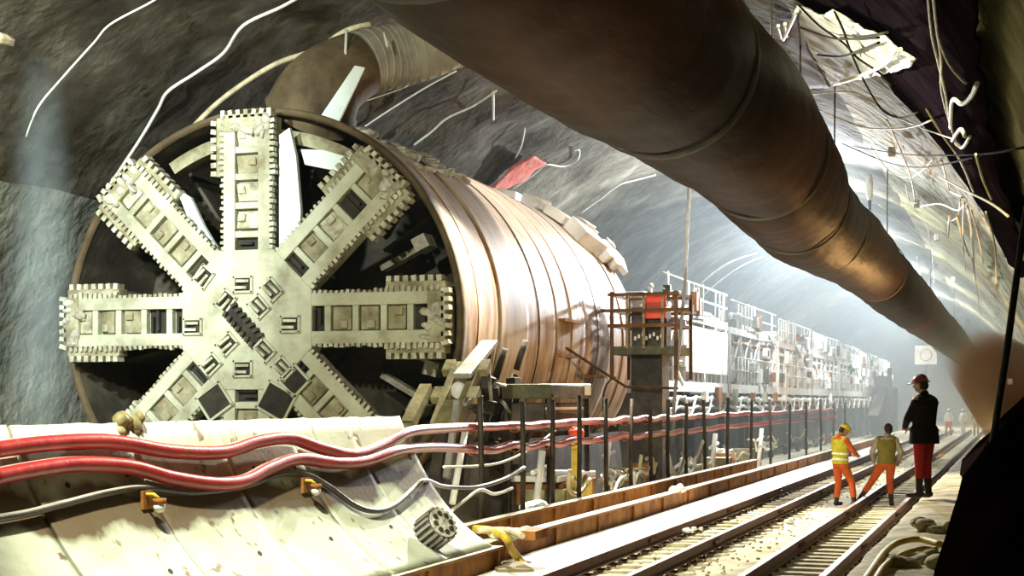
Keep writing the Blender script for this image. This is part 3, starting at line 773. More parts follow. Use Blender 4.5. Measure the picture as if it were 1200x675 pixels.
# pale hoses slung low between the posts
for i in range(3, 17):
    ya, yb = post_y[i], post_y[i + 1]; rnd = random.Random(300 + i)
    za, zb = rnd.uniform(.7, 1.15), rnd.uniform(.5, 1.1); sg = rnd.uniform(.2, .5)
    pts = [Vector((PX - .1 + .06 * math.sin(t), ya + (yb - ya) * t / 8 * 1.05, za + (zb - za) * t / 8 - sg * math.sin(PI * t / 8) + .1 * math.sin(t * 1.7 + i))) for t in range(9)]
    if i % 3 == 0: pts = pts[:6] + [pts[5] + Vector((-.1, -.5, -.25)), pts[5] + Vector((-.1, -1.1, -.1)), pts[5] + Vector((-.05, -1.2, .25))]
    tag(MB().tube(smooth_path(pts, 4), rnd.choice((.025, .035, .045)), 7).build('slung_hose', M['cable_white'] if i % 3 else M['cable_tan']), f'pale hose slung low from the {words[i]} hose post', 'hose', 'pale hoses slung between the posts')
# clutter stacked on the ground behind the fence
for i in range(16):
    y = 27 + i * 2.1 + random.uniform(-.5, .5); x = random.uniform(-9.4, -8.3)
    kind = i % 4
    if kind == 0:
        tag(MB().tube([(x, y, -.4), (x + .1, y + .3, 1.2)], .07, 8).tube([(x, y, .8), (x, y + 1.2, .9)], .05, 8).build('standpipe', M['white_paint']), f'pale standpipe with a side arm on the ground behind the {words[min(i, 17)]} hose post', 'pipe', 'clutter behind the hose posts')
    elif kind == 1:
        r = empty('crate', (x, y, -.45), f'muddy crate standing behind the {words[min(i, 17)]} hose post', 'crate', 'clutter behind the hose posts')
        MB().box((x, y, 0), (.8, 1.0, .9)).build('body', M['khaki'], r, bevel=.02)
        for q in (-.3, .3): MB().box((x + .41, y + q, 0), (.03, .12, .9)).build('batten', M['timber'], r)
    elif kind == 2:
        r = empty('drum', (x, y, -.45), f'rusty drum standing behind the {words[min(i, 17)]} hose post', 'drum', 'clutter behind the hose posts')
        MB().tube([(x, y, -.45), (x, y, .5)], .32, 16).build('body', M['rust'], r)
        for z in (-.15, .2): MB().tube([(x, y, z - .02), (x, y, z + .02)], .335, 16).build('hoop', M['rust'], r)
    else:
        pts = [Vector((x + .25 * math.sin(t * 1.3), y - .8 + t * .16, .2 + .35 * abs(math.sin(t * .9)))) for t in range(12)]
        tag(MB().tube(smooth_path(pts, 3), .04, 7).build('hose', M['cable_white']), f'pale hose looped on the ground behind the {words[min(i, 17)]} hose post', 'hose', 'clutter behind the hose posts')

# ------------------------------------------------------------------ breaker arm and bench by the shield
A = empty('segment_handling_arm', (-9.6, 25.6, -.46), 'dark leaning hydraulic arm with a khaki link plate by the shield rim', 'hydraulic arm')
def ax(px, py, X=-9.6): return on_x(px, py, X)
MB().bar(ax(574, 401, -9.5), ax(541, 441, -9.5), .34, .10, (0, 1, 0)).build('head_plate', M['grey_paint'], A, bevel=.02)
a_, b_ = ax(553, 428), ax(524, 500)
d_ = (b_ - a_); nrm = Vector((0, -1, 0))
lk = MB()
side = d_.cross(nrm).normalized()
for s_ in (-1, 1): lk.bar(a_ + side * s_ * .22 + nrm * .2, b_ + side * s_ * .17 + nrm * .2, .14, .18)
lk.bar(a_ + nrm * .2, a_ + d_ * .22 + nrm * .2, .5, .16, (0, 1, 0)); lk.bar(a_ + d_ * .62 + nrm * .2, b_ + nrm * .2, .38, .16, (0, 1, 0))
lk.build('link_plate', M['khaki'], A, bevel=.015)
for t, s_ in ((.05, -1), (.05, 1), (.5, -1), (.5, 1)):
    c_ = a_ + d_ * t + side * s_ * .34 + nrm * .22; MB().bar(c_ - d_.normalized() * .16, c_ + d_.normalized() * .16, .2, .16).build('link_lug', M['khaki'], A, bevel=.015)
c_ = a_ + d_ * .42 + nrm * .16; MB().ball(c_, (.16, .12, .16), 12, 8).build('pivot_pin', M['white_paint'], A)
for s_, pxs in ((-1, (522, 500, 506, 600)), (1, (548, 500, 538, 600))):
    MB().bar(ax(pxs[0], pxs[1]), ax(pxs[2], pxs[3]), .2, .3).build('boom', M['dark_iron'], A)
MB().bar(ax(536, 470, -9.4), ax(523, 560, -9.4), .1, .1).build('cylinder_rod', M['grey_paint'], A)
MB().tube([ax(545, 505, -9.3), ax(530, 590, -9.3)], .06, 10).build('cylinder', M['white_paint'], A)
MB().bar(ax(500, 580), ax(560, 600), .5, .4).build('foot_beam', M['dark_iron'], A)
rnd = random.Random(5)
for q in range(46):
    c_ = ax(rnd.uniform(560, 594), rnd.uniform(412, 560), -9.75) + Vector((rnd.uniform(-.3, .3), rnd.uniform(0, .6), 0))
    Rm = Matrix.Rotation(rnd.uniform(-.6, .6), 3, 'Y')
    if q % 3 == 2: MB().tube([c_ - Vector((.1, 0, .3)), c_ + Vector((.1, 0, .3))], .07, 12).build('valve_body', M['steel_dark'], A)
    else: MB().box(c_, (rnd.uniform(.12, .34), rnd.uniform(.15, .4), rnd.uniform(.15, .4)), Rm).build('valve_block', M['steel_dark'], A, bevel=.02)
MB().box(ax(582, 530, -9.9) + Vector((0, .4, 0)), (.6, .7, 2.6)).build('pedestal', M['dark_iron'], A, bevel=.02)
for q, (p0, p1) in enumerate((((572, 432), (576, 470)), ((580, 450), (592, 452)), ((562, 460), (545, 474)), ((588, 470), (600, 486)))):
    MB().tube([ax(*p0, -9.25), ax(*p1, -9.25)], .035, 7).build('hydraulic_line', M['grey_paint'], A)
# leaning khaki timber beside the slab end
tag(MB().bar(on_x(500, 455, -10.2), on_x(478, 498, -10.2), .22, .2).bar(on_x(478, 498, -10.2), on_x(470, 560, -10.2), .22, .2).build('cradle_stay', M['khaki']), 'khaki steel stay leaning below the cutterhead behind the slab end', 'steel stay')
# hydraulic bench with canopy
Bn = empty('pump_bench', (-8.7, 28.0, -.46), 'grey-green canopied pump bench with a yellow stand behind the second to fourth hose posts', 'pump bench')
def bx(px, py): return on_x(px, py, -8.7)
c0, c1 = bx(628, 462), bx(676, 462); cy = (c0 + c1) / 2; w_ = (c1 - c0).y
MB().box((cy.x - .2, cy.y, cy.z + .05), (1.0, w_, .28)).build('canopy', M['dull_green'], Bn, bevel=.03)
MB().box((cy.x - .2, c1.y - .25, cy.z + .1), (1.02, .5, .24)).build('canopy_light_panel', M['scoop'], Bn, bevel=.02)
MB().box((cy.x - .25, cy.y, cy.z - .45), (.8, w_ * .92, .55)).build('tank', M['steel_dark'], Bn, bevel=.03)
MB().box((cy.x - .25, cy.y, cy.z - .28), (.86, w_ * .9, .05)).build('shelf_edge', M['white_paint'], Bn)
for yy in (c0.y + .1, c1.y - .1):
    for xx in (cy.x - .6, cy.x + .25): MB().box((xx, yy, (cy.z - .46) / 2), (.1, .1, cy.z + .46)).build('leg', M['dark_iron'], Bn)
tz = bx(645, 560).z
MB().box((cy.x - .2, cy.y + .3, tz), (1.1, w_ * .95, .12)).build('bench_top', M['white_paint'], Bn, bevel=.02)
MB().box((cy.x - .1, cy.y + .3, tz - .3), (1.0, w_ * .85, .45)).build('bench_drawer', M['rust'], Bn, bevel=.02)
MB().box((cy.x + .42, cy.y + .3, tz - .26), (.05, w_ * .5, .28)).build('drawer_front', M['yellow'], Bn)
yb = bx(647, 530); MB().bar((yb.x + .5, yb.y, tz - .4), (yb.x + .5, yb.y, yb.z + .3), .18, .14).bar((yb.x + .5, yb.y - .1, yb.z), (yb.x + .5, yb.y + .35, yb.z + .3), .1, .1).build('yellow_stand', M['yellow'], Bn)
MB().ball((yb.x + .5, yb.y - .02, yb.z + .38), (.16, .22, .14), 10, 7).build('red_valve', M['red_paint'], Bn)
# heap of pale wet sacking behind the beam
m_ = MB(); c_ = on_x(628, 600, -7.9)
for q in range(6): m_.ball(c_ + Vector((random.uniform(-.1, .1), random.uniform(-.4, .4), .02 + random.uniform(-.05, .08))), (.2, .32, .1), 10, 7)
m_.xform(lambda p: p + Vector((0, nz(p, 4, .05), nz(p, 6, .04))))
tag(m_.build('sacking', M['scoop']), 'pale blue-grey sacking heaped at the foot of the second hose post', 'sacking')

# ------------------------------------------------------------------ small things on slabs, kerb, tracks
c_ = on_slab(511, 619, .2)
D = empty('ribbed_drum', c_, 'grey ribbed steel drum lying on the foot of the slab end', 'drum')
axis = Vector((.62, -.28, .42)).normalized(); R = axis.to_track_quat('Z', 'Y').to_matrix()
m_ = MB().tube([R @ Vector((0, 0, -.15)), R @ Vector((0, 0, .12))], .20, 28)
m_.build('body', M['steel_dark'], D, local=True)
for q in range(18):
    a = 2 * PI * q / 18; MB().box(R @ Vector((.205 * math.cos(a), .205 * math.sin(a), -.015)), (.03, .03, .27), R @ Matrix.Rotation(a, 3, 'Z')).build('rib', M['grey_paint'], D, local=True)
MB().tube([R @ Vector((0, 0, .115)), R @ Vector((0, 0, .135))], .185, 28).build('face_plate', M['muck'], D, local=True)
for q in range(8):
    a = 2 * PI * q / 8; c2 = R @ Vector((.12 * math.cos(a), .12 * math.sin(a), .13)); MB().tube([c2, c2 + axis * .02], .032, 8).build('hole', M['pocket'], D, local=True)
for (px, py, lab) in ((172, 590, 'small rusty bracket lamp on the slab under the black cable, nearer the blue column'), (358, 572, 'small rusty bracket lamp on the slab where the black cable starts to sag')):
    c_ = on_slab(px, py, .04); r = empty('bracket_lamp', c_, lab, 'bracket lamp')
    MB().box((0, 0, .03), (.03, .16, .16)).build('back_plate', M['rust'], r, local=True, bevel=.005)
    MB().tube([(0, -.03, .08), (.08, -.02, .08), (.12, .0, .04)], .018, 7).build('bent_arm', M['yellow'], r, local=True)
    MB().ball((.11, .02, -.03), (.05, .06, .05), 12, 8).build('bulb', M['white_paint'], r, local=True)
    MB().tube([(.11, .02, -.0), (.11, .02, .045)], .06, 10).build('socket', M['rust'], r, local=True)
# muck clod on slab top edge
m_ = MB(); c_ = on_slab(152, 493, .02)
for q in range(7): m_.ball(c_ + Vector((random.uniform(-.08, .03), random.uniform(-.18, .2), random.uniform(-.1, .03))), random.uniform(.05, .1), 7, 5)
m_.xform(lambda p: p + Vector((nz(p, 9, .03), nz(p, 8, .03), nz(p, 7, .03))))
tag(m_.build('mud_clod', M['khaki']), 'olive mud clod clinging to the top edge of a slab', 'mud clod')
# debris on the kerb corner
def lumps(c_, n_, r0, spread, mt, nm, lab, cat):
    m_ = MB()
    for q in range(n_): m_.ball(Vector(c_) + Vector((random.uniform(-1, 1) * spread * .5, random.uniform(-1, 1) * spread, random.uniform(0, .5) * r0)), (r0 * random.uniform(.7, 1.2), r0 * random.uniform(.8, 1.5), r0 * .6), 8, 6)
    m_.xform(lambda p: p + Vector((nz(p, 8, r0 * .3), nz(p, 7, r0 * .3), nz(p + Vector((5, 0, 0)), 7, r0 * .3))))
    return tag(m_.build(nm, mt), lab, cat)
lumps(on_z(604, 627, .36), 8, .12, .35, M['tarp'], 'crumpled_sheet', 'crumpled cream sheet lying on the kerb by the slab end', 'sheet')
lumps((-6.5, y_at(793, -6.5), .34), 4, .13, .12, M['white_paint'], 'white_bag', 'small white bag sitting on the long kerb beam', 'bag')
lumps(on_z(812, 622, .0), 6, .05, .25, M['white_paint'], 'paper_scrap', 'white scrap of paper between the first two rails', 'scrap')
lumps(on_z(925, 612, -.1), 6, .06, .10, M['white_paint'], 'paper_scrap', 'white scrap on the grit between the two tracks', 'scrap')
m_ = MB().bar(on_z(618, 628, .42), on_z(622, 628, .42) + Vector((.0, .45, .02)), .22, .12); tag(m_.build('timber_block', M['rust'], bevel=.01), 'small rusty block on the kerb next to the cream sheet', 'block')
# yellow straps over kerb corner
hose([on_z(556, 620, .42), on_z(575, 622, .42), on_z(592, 630, .40), on_z(600, 645, .2), on_z(612, 660, .03), on_z(626, 680, -.02)], .055, 'strap', M['yellow'], 'yellow hose draped over the kerb corner onto the concrete strip', 'hose')
hose([on_z(560, 622, .45), on_z(590, 621, .46), on_z(612, 628, .46)], .04, 'hose', M['cable_tan'], 'short tan hose end lying across the kerb corner', 'hose')
tag(MB().box((on_z(597, 668, .02)), (.45, .9, .12), Matrix.Rotation(.5, 3, 'Z')).build('plank', M['timber'], bevel=.01), 'short broken plank lying against the kerb foot', 'plank')
# hoses by the ledge
hose([on_z(*q) for q in ((1004, 695, .75), (1022, 668, .75), (1038, 646, .75), (1055, 635, .76), (1078, 632, .76), (1102, 638, .76))], .032, 'hose', M['yellow'], 'upper yellow hose curling over the ledge beside the last rail', 'hose')
hose([on_z(*q) for q in ((1018, 695, .74), (1036, 664, .74), (1056, 650, .74), (1080, 643, .75), (1098, 644, .75))], .026, 'hose', M['yellow'], 'lower yellow hose curling over the ledge beside the last rail', 'hose')
lumps(on_z(1095, 620, .72), 7, .12, .4, M['ledge'], 'rubble_clod', 'tan rubble clods on the ledge behind the dark-coated man', 'rubble')
lumps(on_z(1075, 662, .66), 8, .14, .6, M['ledge'], 'rubble_clod', 'tan rubble lying below the yellow hoses beside the last rail', 'rubble')
# tall thin pole over bank, rope to the duct
tag(MB().tube([at_d(1213, 200, 12.5), at_d(1200, 262, 12.5), at_d(1180, 410, 12.4), at_d(1160, 540, 12.3)], .028, 8).build('leaning_pole', M['dark_iron']), 'tall thin dark pole leaning out of the black bank', 'pole')
tag(MB().tube([at_d(808, 205, 40), at_d(803, 330, 40), at_d(790, 472, 40), at_d(788, 520, 40)], .045, 6).build('rope', M['grey_paint']), 'long taut rope hanging in front of the railed platform', 'rope')

# ------------------------------------------------------------------ main ventilation duct
dax = []
for (px, py, s_r) in ((-666, -1294, 1.2), (-202, -853, 1.2), (494, -191, 1.2), (726, 29, 1.2), (860, 143, 1.165), (912, 206, 1.14), (950, 258, 1.07), (1003, 296, .97), (1070, 359, 1.0), (1112, 396, 1.02), (1128, 412, 1.0), (1142, 424, 1.0)):
    dax.append((px, py, s_r))
# world position: radial distance about 5.8 m from the tunnel line through the camera
pts = []; rads = []
for (px, py, r_) in dax:
    dr = ray(px, py); k = 5.75 / math.hypot(dr.x, dr.z); pts.append(Vector((0, 0, EYE)) + dr * k); rads.append(r_)
duct = empty('ventilation_duct', pts[3] - Vector((0, 0, 1.3)), 'huge dark brown-red fabric ventilation duct slung over the tracks', 'ventilation duct')
sp = smooth_path(pts, 10)
rs = []
for i in range(len(sp)):
    q = i / 10; j = min(int(q), len(rads) - 2); rs.append(rads[j] + (rads[j + 1] - rads[j]) * (q - j))
def duct_piece(i0, i1, last=False):
    m_ = MB(); n = 40
    vs = []; fs = []
    seg = sp[i0:i1 + 1]; rr = rs[i0:i1 + 1]
    L0 = len(seg)
    dense = smooth_path(seg, 3); 
    for a in range(len(dense)):
        f = a / (len(dense) - 1); j = min(int(f * (L0 - 1)), L0 - 2); r = rr[j] + (rr[j + 1] - rr[j]) * (f * (L0 - 1) - j)
        r *= 1.01 - .06 * (abs(2 * f - 1) ** 4)
        t = (dense[min(a + 1, len(dense) - 1)] - dense[max(a - 1, 0)]).normalized(); x = Vector((0, 0, 1)).cross(t).normalized(); y = t.cross(x)
        for k in range(n):
            an = 2 * PI * k / n; p = dense[a] + (x * math.cos(an) + y * math.sin(an)) * r
            p = p + (x * math.cos(an) + y * math.sin(an)) * (nz((p.x, p.y * .25, p.z), 1.3, .06) + nz(p, 2.0, .02))
            vs.append(p)
    for a in range(len(dense) - 1):
        for k in range(n): fs.append((a * n + k, a * n + (k + 1) % n, (a + 1) * n + (k + 1) % n, (a + 1) * n + k))
    m_.add(vs, fs, True); return m_.build('duct_section', M['duct'], duct)
cuts = [0, 20, 33, 45, 55, 63, 73, 84, 95, len(sp) - 1]
for a, b_ in zip(cuts, cuts[1:]): duct_piece(a, b_)
for c in cuts[1:-1]:
    t = (sp[c + 1] - sp[c - 1]).normalized(); r = rs[c] * .975
    MB().tube([sp[c] - t * .12, sp[c] - t * .06, sp[c] + t * .06, sp[c] + t * .12], [r, r * 1.02, r * 1.02, r], 40, cap=False).build('joint_band', M['steel_dark'], duct)
for c in range(12, len(sp) - 3, 9):
    top = sp[c] + Vector((0, 0, rs[c])); MB().tube([top - Vector((0, 0, .05)), top + Vector((.02, 0, min(4.2, max(.8, 10.2 - top.z))))], .02, 5).build('hanger', M['dark_iron'], duct)

# small grey duct elbow dropping to the boring machine
pv = [at_d(p[0], p[1], p[2]) for p in ((545, 35, 33.5), (500, 55, 33.2), (462, 66, 33), (425, 74, 32.6), (392, 92, 32.2), (374, 112, 32.1), (364, 136, 32.3))]
E = empty('duct_elbow', pv[3] - Vector((0, 0, 1)), 'small ribbed grey duct bending down to the crown of the shield', 'ventilation duct')
s2 = smooth_path(pv, 8); r2 = [.66] * len(s2)
k1 = 26
m_ = MB(); rr = [(.66 + .02 * (i % 2)) for i in range(len(s2[:k1]))]
m_.tube(s2[:k1], rr, 32, cap=False); m_.build('ribbed_hose', M['duct_grey'], E)
rr = [.70 + .30 * (i / (len(s2) - k1)) for i in range(len(s2) - k1 + 1)]
MB().tube(s2[k1 - 1:], rr, 32, cap=False).build('canvas_skirt', M['canvas_brown'], E)
for i in range(2, k1, 2):
    t = (s2[i + 1] - s2[i - 1]).normalized(); MB().tube([s2[i] - t * .03, s2[i], s2[i] + t * .03], [.66, .70, .66], 32, cap=False).build('hoop', M['duct_grey'], E)
for a_, b_ in (((406, 34), (403, 104)), ((394, 70), (391, 112)), ((450, 38), (454, 55))):
    MB().tube([at_d(*a_, 31.6), at_d(*b_, 31.6)], .03, 6).build('tie_rope', M['cable_white'], E)
MB().prism([(0, 0), (.0, 0)][:0] or [(-.5, 0), (0, 0), (.55, 1.05), (.35, 1.1)], .06).xform(lambda p: p + at_d(397, 142, 31.0)).build('pale_flap', M['scoop'], E)

# ------------------------------------------------------------------ cables on the vault
def vcable(px, r, mt, label, inset=.16, cat='cable', group=None):
    return hose([on_vault(x, y, inset) for x, y in px], r, 'cable', M[mt], label, cat, 6, group)
vcable([(196, -12), (178, 2), (130, 28), (110, 50), (74, 90), (45, 125), (30, 160)], .02, 'cable_white', 'thin pale cable on the vault above the blue column')
vcable([(358, -8), (330, 8), (285, 30), (262, 62), (230, 85), (197, 107), (185, 128), (165, 162), (140, 200), (125, 222)], .036, 'cable_white', 'thick white cable running down the vault behind the cutterhead')
vcable([(434, 28), (405, 36), (370, 58), (325, 74), (285, 98), (250, 125), (215, 160), (180, 190)], .06, 'cable_tan', 'tan conduit curving from the grey duct to the cutterhead', .25)
vcable([(492, 66), (470, 75), (450, 86), (420, 92)], .03, 'cable_white', 'pale cable just under the grey duct', .3)
vcable([(535, 83), (500, 102), (455, 130), (425, 150)], .022, 'cable_white', 'thin straight cable on the vault beyond the grey duct')
vcable([(582, 106), (555, 124), (525, 138), (505, 155), (485, 170)], .03, 'cable_white', 'pale wavy cable next to the short drop rod on the vault')
vcable([(578, 108), (578, 140)], .035, 'cable_white', 'short white rod hanging at the duct edge', .3, 'rod')
vcable([(600, 222), (625, 205), (640, 193), (660, 195), (676, 188), (679, 176), (672, 176)], .03, 'cable_white', 'pale cable with a hooked end above the shield')
vcable([(615, 150), (611, 170), (604, 185)], .03, 'cable_white', 'short curved cable end above the red smear')
vcable([(768, 205), (745, 211), (725, 217), (705, 232), (680, 250)], .03, 'cable_white', 'pale cable on the vault high above the shield tail')
vcable([(888, 296), (860, 305), (838, 318), (815, 338)], .05, 'cable_white', 'upper of two long pale cables on the vault over the gantry')
vcable([(895, 300), (868, 312), (845, 328), (825, 345)], .05, 'cable_white', 'lower of two long pale cables on the vault over the gantry')
vcable([(530, 72), (480, 100), (430, 118)], .012, 'cable_tan', 'hair-thin wire on the vault next to the grey duct')
# red smear on vault
def patch(poly, name, mt, label, cat, inset=.2, amp=.1, sub=8, thick=.04, kind=None):
    P_ = [on_vault(x, y, inset) for x, y in poly]
    import bmesh
    bm = bmesh.new(); vs = [bm.verts.new(p) for p in P_]; bm.faces.new(vs); bmesh.ops.triangulate(bm, faces=bm.faces[:])
    bmesh.ops.subdivide_edges(bm, edges=bm.edges[:], cuts=sub, use_grid_fill=True)
    for v in bm.verts:
        # push each point back onto the vault
        q = Vector((v.co.x - VX, 0, v.co.z - VZ)); k = math.hypot(q.x / (VA - inset), q.z / (VH - inset)); q = q / max(k, .01)
        v.co = Vector((VX + q.x, v.co.y, VZ + q.z)) - Vector((q.x, 0, q.z)).normalized() * (nrough(v.co, .9, amp) + nz(v.co, 2.5, amp * .4))
    me = bpy.data.meshes.new(name); bm.to_mesh(me); bm.free(); me.materials.append(M[mt]); me.polygons.foreach_set('use_smooth', [True] * len(me.polygons))
    o = bpy.data.objects.new(name, me); C.objects.link(o)
    md = o.modifiers.new('solid', 'SOLIDIFY'); md.thickness = thick
    return tag(o, label, cat, None, kind)
patch([(572, 222), (600, 195), (625, 182), (640, 190), (612, 212), (585, 226)], 'red_tarp_scrap', 'smear', 'faded red sheet stuck on the vault above the shield', 'sheet', .3, .08, 6)
patch([(-5, 36), (14, 42), (12, 50), (-5, 47)], 'light_fitting', 'cable_tan', 'small tan fitting on the dark vault at the very edge', 'fitting', .2, .0, 2, .1)
# dark sheet standing in for shade, tarpaulin, cables on the vault over the ledge
patch([(905, -30), (1150, -30), (1150, 30), (1152, 90), (1160, 150), (1176, 215), (1194, 270), (1200, 325), (1180, 300), (1160, 262), (1146, 220), (1138, 170), (1118, 150), (1085, 132), (1050, 108), (1070, 78), (1030, 40), (1000, 22), (960, 4), (935, 0)], 'niche_shade_sheet', 'shade_sheet', 'dark sheet standing in for shade on the vault above the ledge', 'shade_sheet', .32, .06, 8, .05)
tp = patch([(934, 6), (950, 12), (966, 17), (975, 11), (988, 20), (1000, 26), (1018, 34), (1032, 42), (1036, 60), (1050, 64), (1072, 70), (1070, 76), (1045, 84), (1010, 92), (976, 100), (966, 80), (950, 55), (940, 35)], 'tarpaulin', 'tarp', 'cream tarpaulin stretched under dark cables beneath the vault', 'tarpaulin', .55, .07, 9, .03)
patch([(933, 8), (948, 55), (965, 85), (974, 101), (942, 104), (935, 70), (920, 50)], 'canvas_flap', 'canvas_brown', 'brown canvas flap hanging at the edge of the cream tarpaulin', 'canvas', .5, .06, 6, .03)
dk = [[(935, 5), (960, 30), (988, 50), (1005, 68), (1030, 85), (1045, 100)], [(938, 32), (965, 42), (990, 46), (1020, 42), (1040, 38)], [(958, 64), (985, 66), (1010, 58), (1030, 50)], [(990, 42), (1003, 75), (1018, 105), (1035, 130), (1055, 138), (1075, 132)], [(978, 14), (986, 30), (992, 45)], [(985, 44), (1005, 46), (1030, 44)]]
for i, p in enumerate(dk): vcable(p, .02, 'cable_dark', 'dark cable crossing the cream tarpaulin', .7, 'cable', 'dark cables over the tarpaulin')
vcable([(985, 96), (1015, 86), (1035, 76), (1048, 65), (1055, 58)], .035, 'cable_tan', 'tan hose along the lower hem of the tarpaulin', .7)
for p in ([(912, 30), (916, 44)], [(934, 12), (926, 30), (918, 46)], [(920, 28), (922, 42)]): vcable(p, .04, 'cable_white', 'white strap tied between duct and tarpaulin', .6, 'strap', 'straps beside the tarpaulin')
# hanging cables in front of the dark sheet
for i, p in enumerate([[(1087, -10), (1092, 40), (1100, 75), (1108, 110), (1114, 150)], [(1093, -10), (1098, 35), (1103, 70), (1104, 110), (1118, 160)], [(1098, 40), (1112, 75), (1132, 98)]]):
    vcable(p, .018, 'cable_tan', 'dusty cable hanging down over the dark shade sheet', .5, 'cable', 'cables over the dark shade sheet')
vcable([(1114, 150), (1116, 118), (1127, 122), (1138, 113), (1145, 98)], .028, 'cable_white', 'pale hooked hose in front of the dark shade sheet', .55)
# tangle on the lit part of the vault above the ledge
rnd = random.Random(21)
tang = [[(955, 110), (1000, 108), (1040, 130), (1080, 150), (1120, 165)], [(960, 130), (1010, 150), (1060, 152), (1090, 140)], [(985, 168), (1040, 190), (1080, 198), (1150, 184)], [(1000, 172), (1060, 182), (1140, 180), (1200, 172)],
        [(1020, 172), (1040, 198), (1062, 210), (1080, 200), (1095, 186)], [(1040, 140), (1056, 175), (1068, 210), (1075, 240)], [(1058, 170), (1066, 200), (1078, 235)], [(1104, 186), (1110, 210), (1114, 225), (1130, 230)], [(1080, 242), (1100, 240), (1120, 248), (1130, 240)],
        [(1100, 205), (1130, 222), (1160, 238), (1180, 255)], [(1120, 180), (1140, 210), (1155, 235), (1165, 250)], [(1145, 180), (1150, 210), (1160, 232)], [(1130, 236), (1128, 270), (1132, 318)], [(1136, 240), (1138, 290), (1142, 330)], [(1126, 232), (1120, 256), (1112, 262)], [(1140, 245), (1146, 280), (1152, 310)], [(1122, 250), (1130, 280), (1135, 300)],
        [(1085, 130), (1105, 160), (1125, 190), (1140, 225)], [(1118, 165), (1126, 150), (1132, 160)], [(1138, 160), (1128, 172), (1118, 168)], [(1155, 250), (1165, 290), (1168, 340)], [(1112, 250), (1110, 275)], [(1060, 212), (1066, 235), (1074, 240)], [(1088, 262), (1092, 300), (1095, 330)], [(1140, 300), (1144, 340), (1150, 370)], [(1074, 300), (1080, 330)], [(1030, 240), (1060, 262), (1085, 285)]]
for i, p in enumerate(tang):
    vcable([(x + rnd.uniform(-2, 2), y + rnd.uniform(-2, 2)) for x, y in p], rnd.choice((.014, .02, .03)), rnd.choice(('cable_tan', 'cable_white', 'cable_tan')) if i not in (2, 3) else 'cable_dark', 'thin cable in the tangle on the vault above the dark-coated man' if i not in (2, 3) else 'dark cable strung straight through the tangle on the vault', rnd.uniform(.3, .6), 'cable', 'tangled cables on the vault' if i not in (2, 3) else 'dark cables through the tangle')
# hanging white lamp near the duct
c_ = on_vault(1019, 220, .6); r = empty('hanging_lamp', c_, 'slim white lamp hanging beside the big duct', 'lamp')
MB().ball((0, 0, 0), (.13, .13, .5), 12, 10).build('shade', M['white_paint'], r, local=True); MB().tube([(0, 0, -.45), (0, 0, -.8)], .06, 8).build('stem', M['dark_iron'], r, local=True)
for (px, py, lab) in ((1074, 239, 'small white insulator in the cable tangle'), (1098, 278, 'white square tag on the vault below the tangle'), (1117, 327, 'small white tag low on the vault'), (1045, 178, 'white plate tucked in the upper cable tangle')):
    c_ = on_vault(px, py, .4); tag(MB().box(c_, (.2, .2, .26)).build('tag_plate', M['white_paint'], bevel=.03), lab, 'plate')
# square sign far off in the haze
c_ = at_d(1085, 416, 90); S = empty('hanging_sign', c_, 'pale square sign with a round mark hanging in the far haze', 'sign')
MB().box((0, 0, 0), (1.25, .08, 1.1)).build('board', M['white_paint'], S, local=True)
MB().lathe_y([(.30, -.06), (.36, -.06), (.36, -.045), (.30, -.045), (.30, -.06)], 32).build('round_mark', M['tarp'], S, local=True)
MB().tube([(0, 0, -.55), (0, 0, -1.4)], .03, 6).build('drop_rod', M['grey_paint'], S, local=True)

# ------------------------------------------------------------------ people
dg = None
def remesh(mb, vox, smooth=2):
    me = mb.mesh('tmp', None); o = bpy.data.objects.new('tmp', me); C.objects.link(o)
    md = o.modifiers.new('r', 'REMESH'); md.mode = 'VOXEL'; md.voxel_size = vox; md.use_smooth_shade = True
    if smooth: s_ = o.modifiers.new('s', 'SMOOTH'); s_.iterations = smooth; s_.factor = .5
    d = bpy.context.evaluated_depsgraph_get(); d.update()
    out = bpy.data.meshes.new_from_object(o.evaluated_get(d)); bpy.data.objects.remove(o)
    return out
def torso(mb, secs, k=1.0, pad=0.0, n=20, lean=0):
    """stack of ellipses (z, rx, ry, dy)"""
    vs = []; fs = []
    for (z, rx, ry, dy) in secs:
        for j in range(n):
            a = 2 * PI * j / n; vs.append(Vector(((rx + pad) * math.cos(a), dy + (ry + pad) * math.sin(a) , z)))
    m = len(secs)
    for i in range(m - 1):
        for j in range(n): fs.append((i * n + j, i * n + (j + 1) % n, (i + 1) * n + (j + 1) % n, (i + 1) * n + j))
    fs.append(tuple(reversed(range(n)))); fs.append(tuple((m - 1) * n + j for j in range(n)))
    mb.add(vs, fs, True)
TS = [(.86, .155, .115, 0), (.95, .165, .12, 0), (1.05, .15, .11, .0), (1.2, .165, .12, .0), (1.34, .19, .125, -.005), (1.42, .185, .11, -.01), (1.47, .11, .085, -.01)]
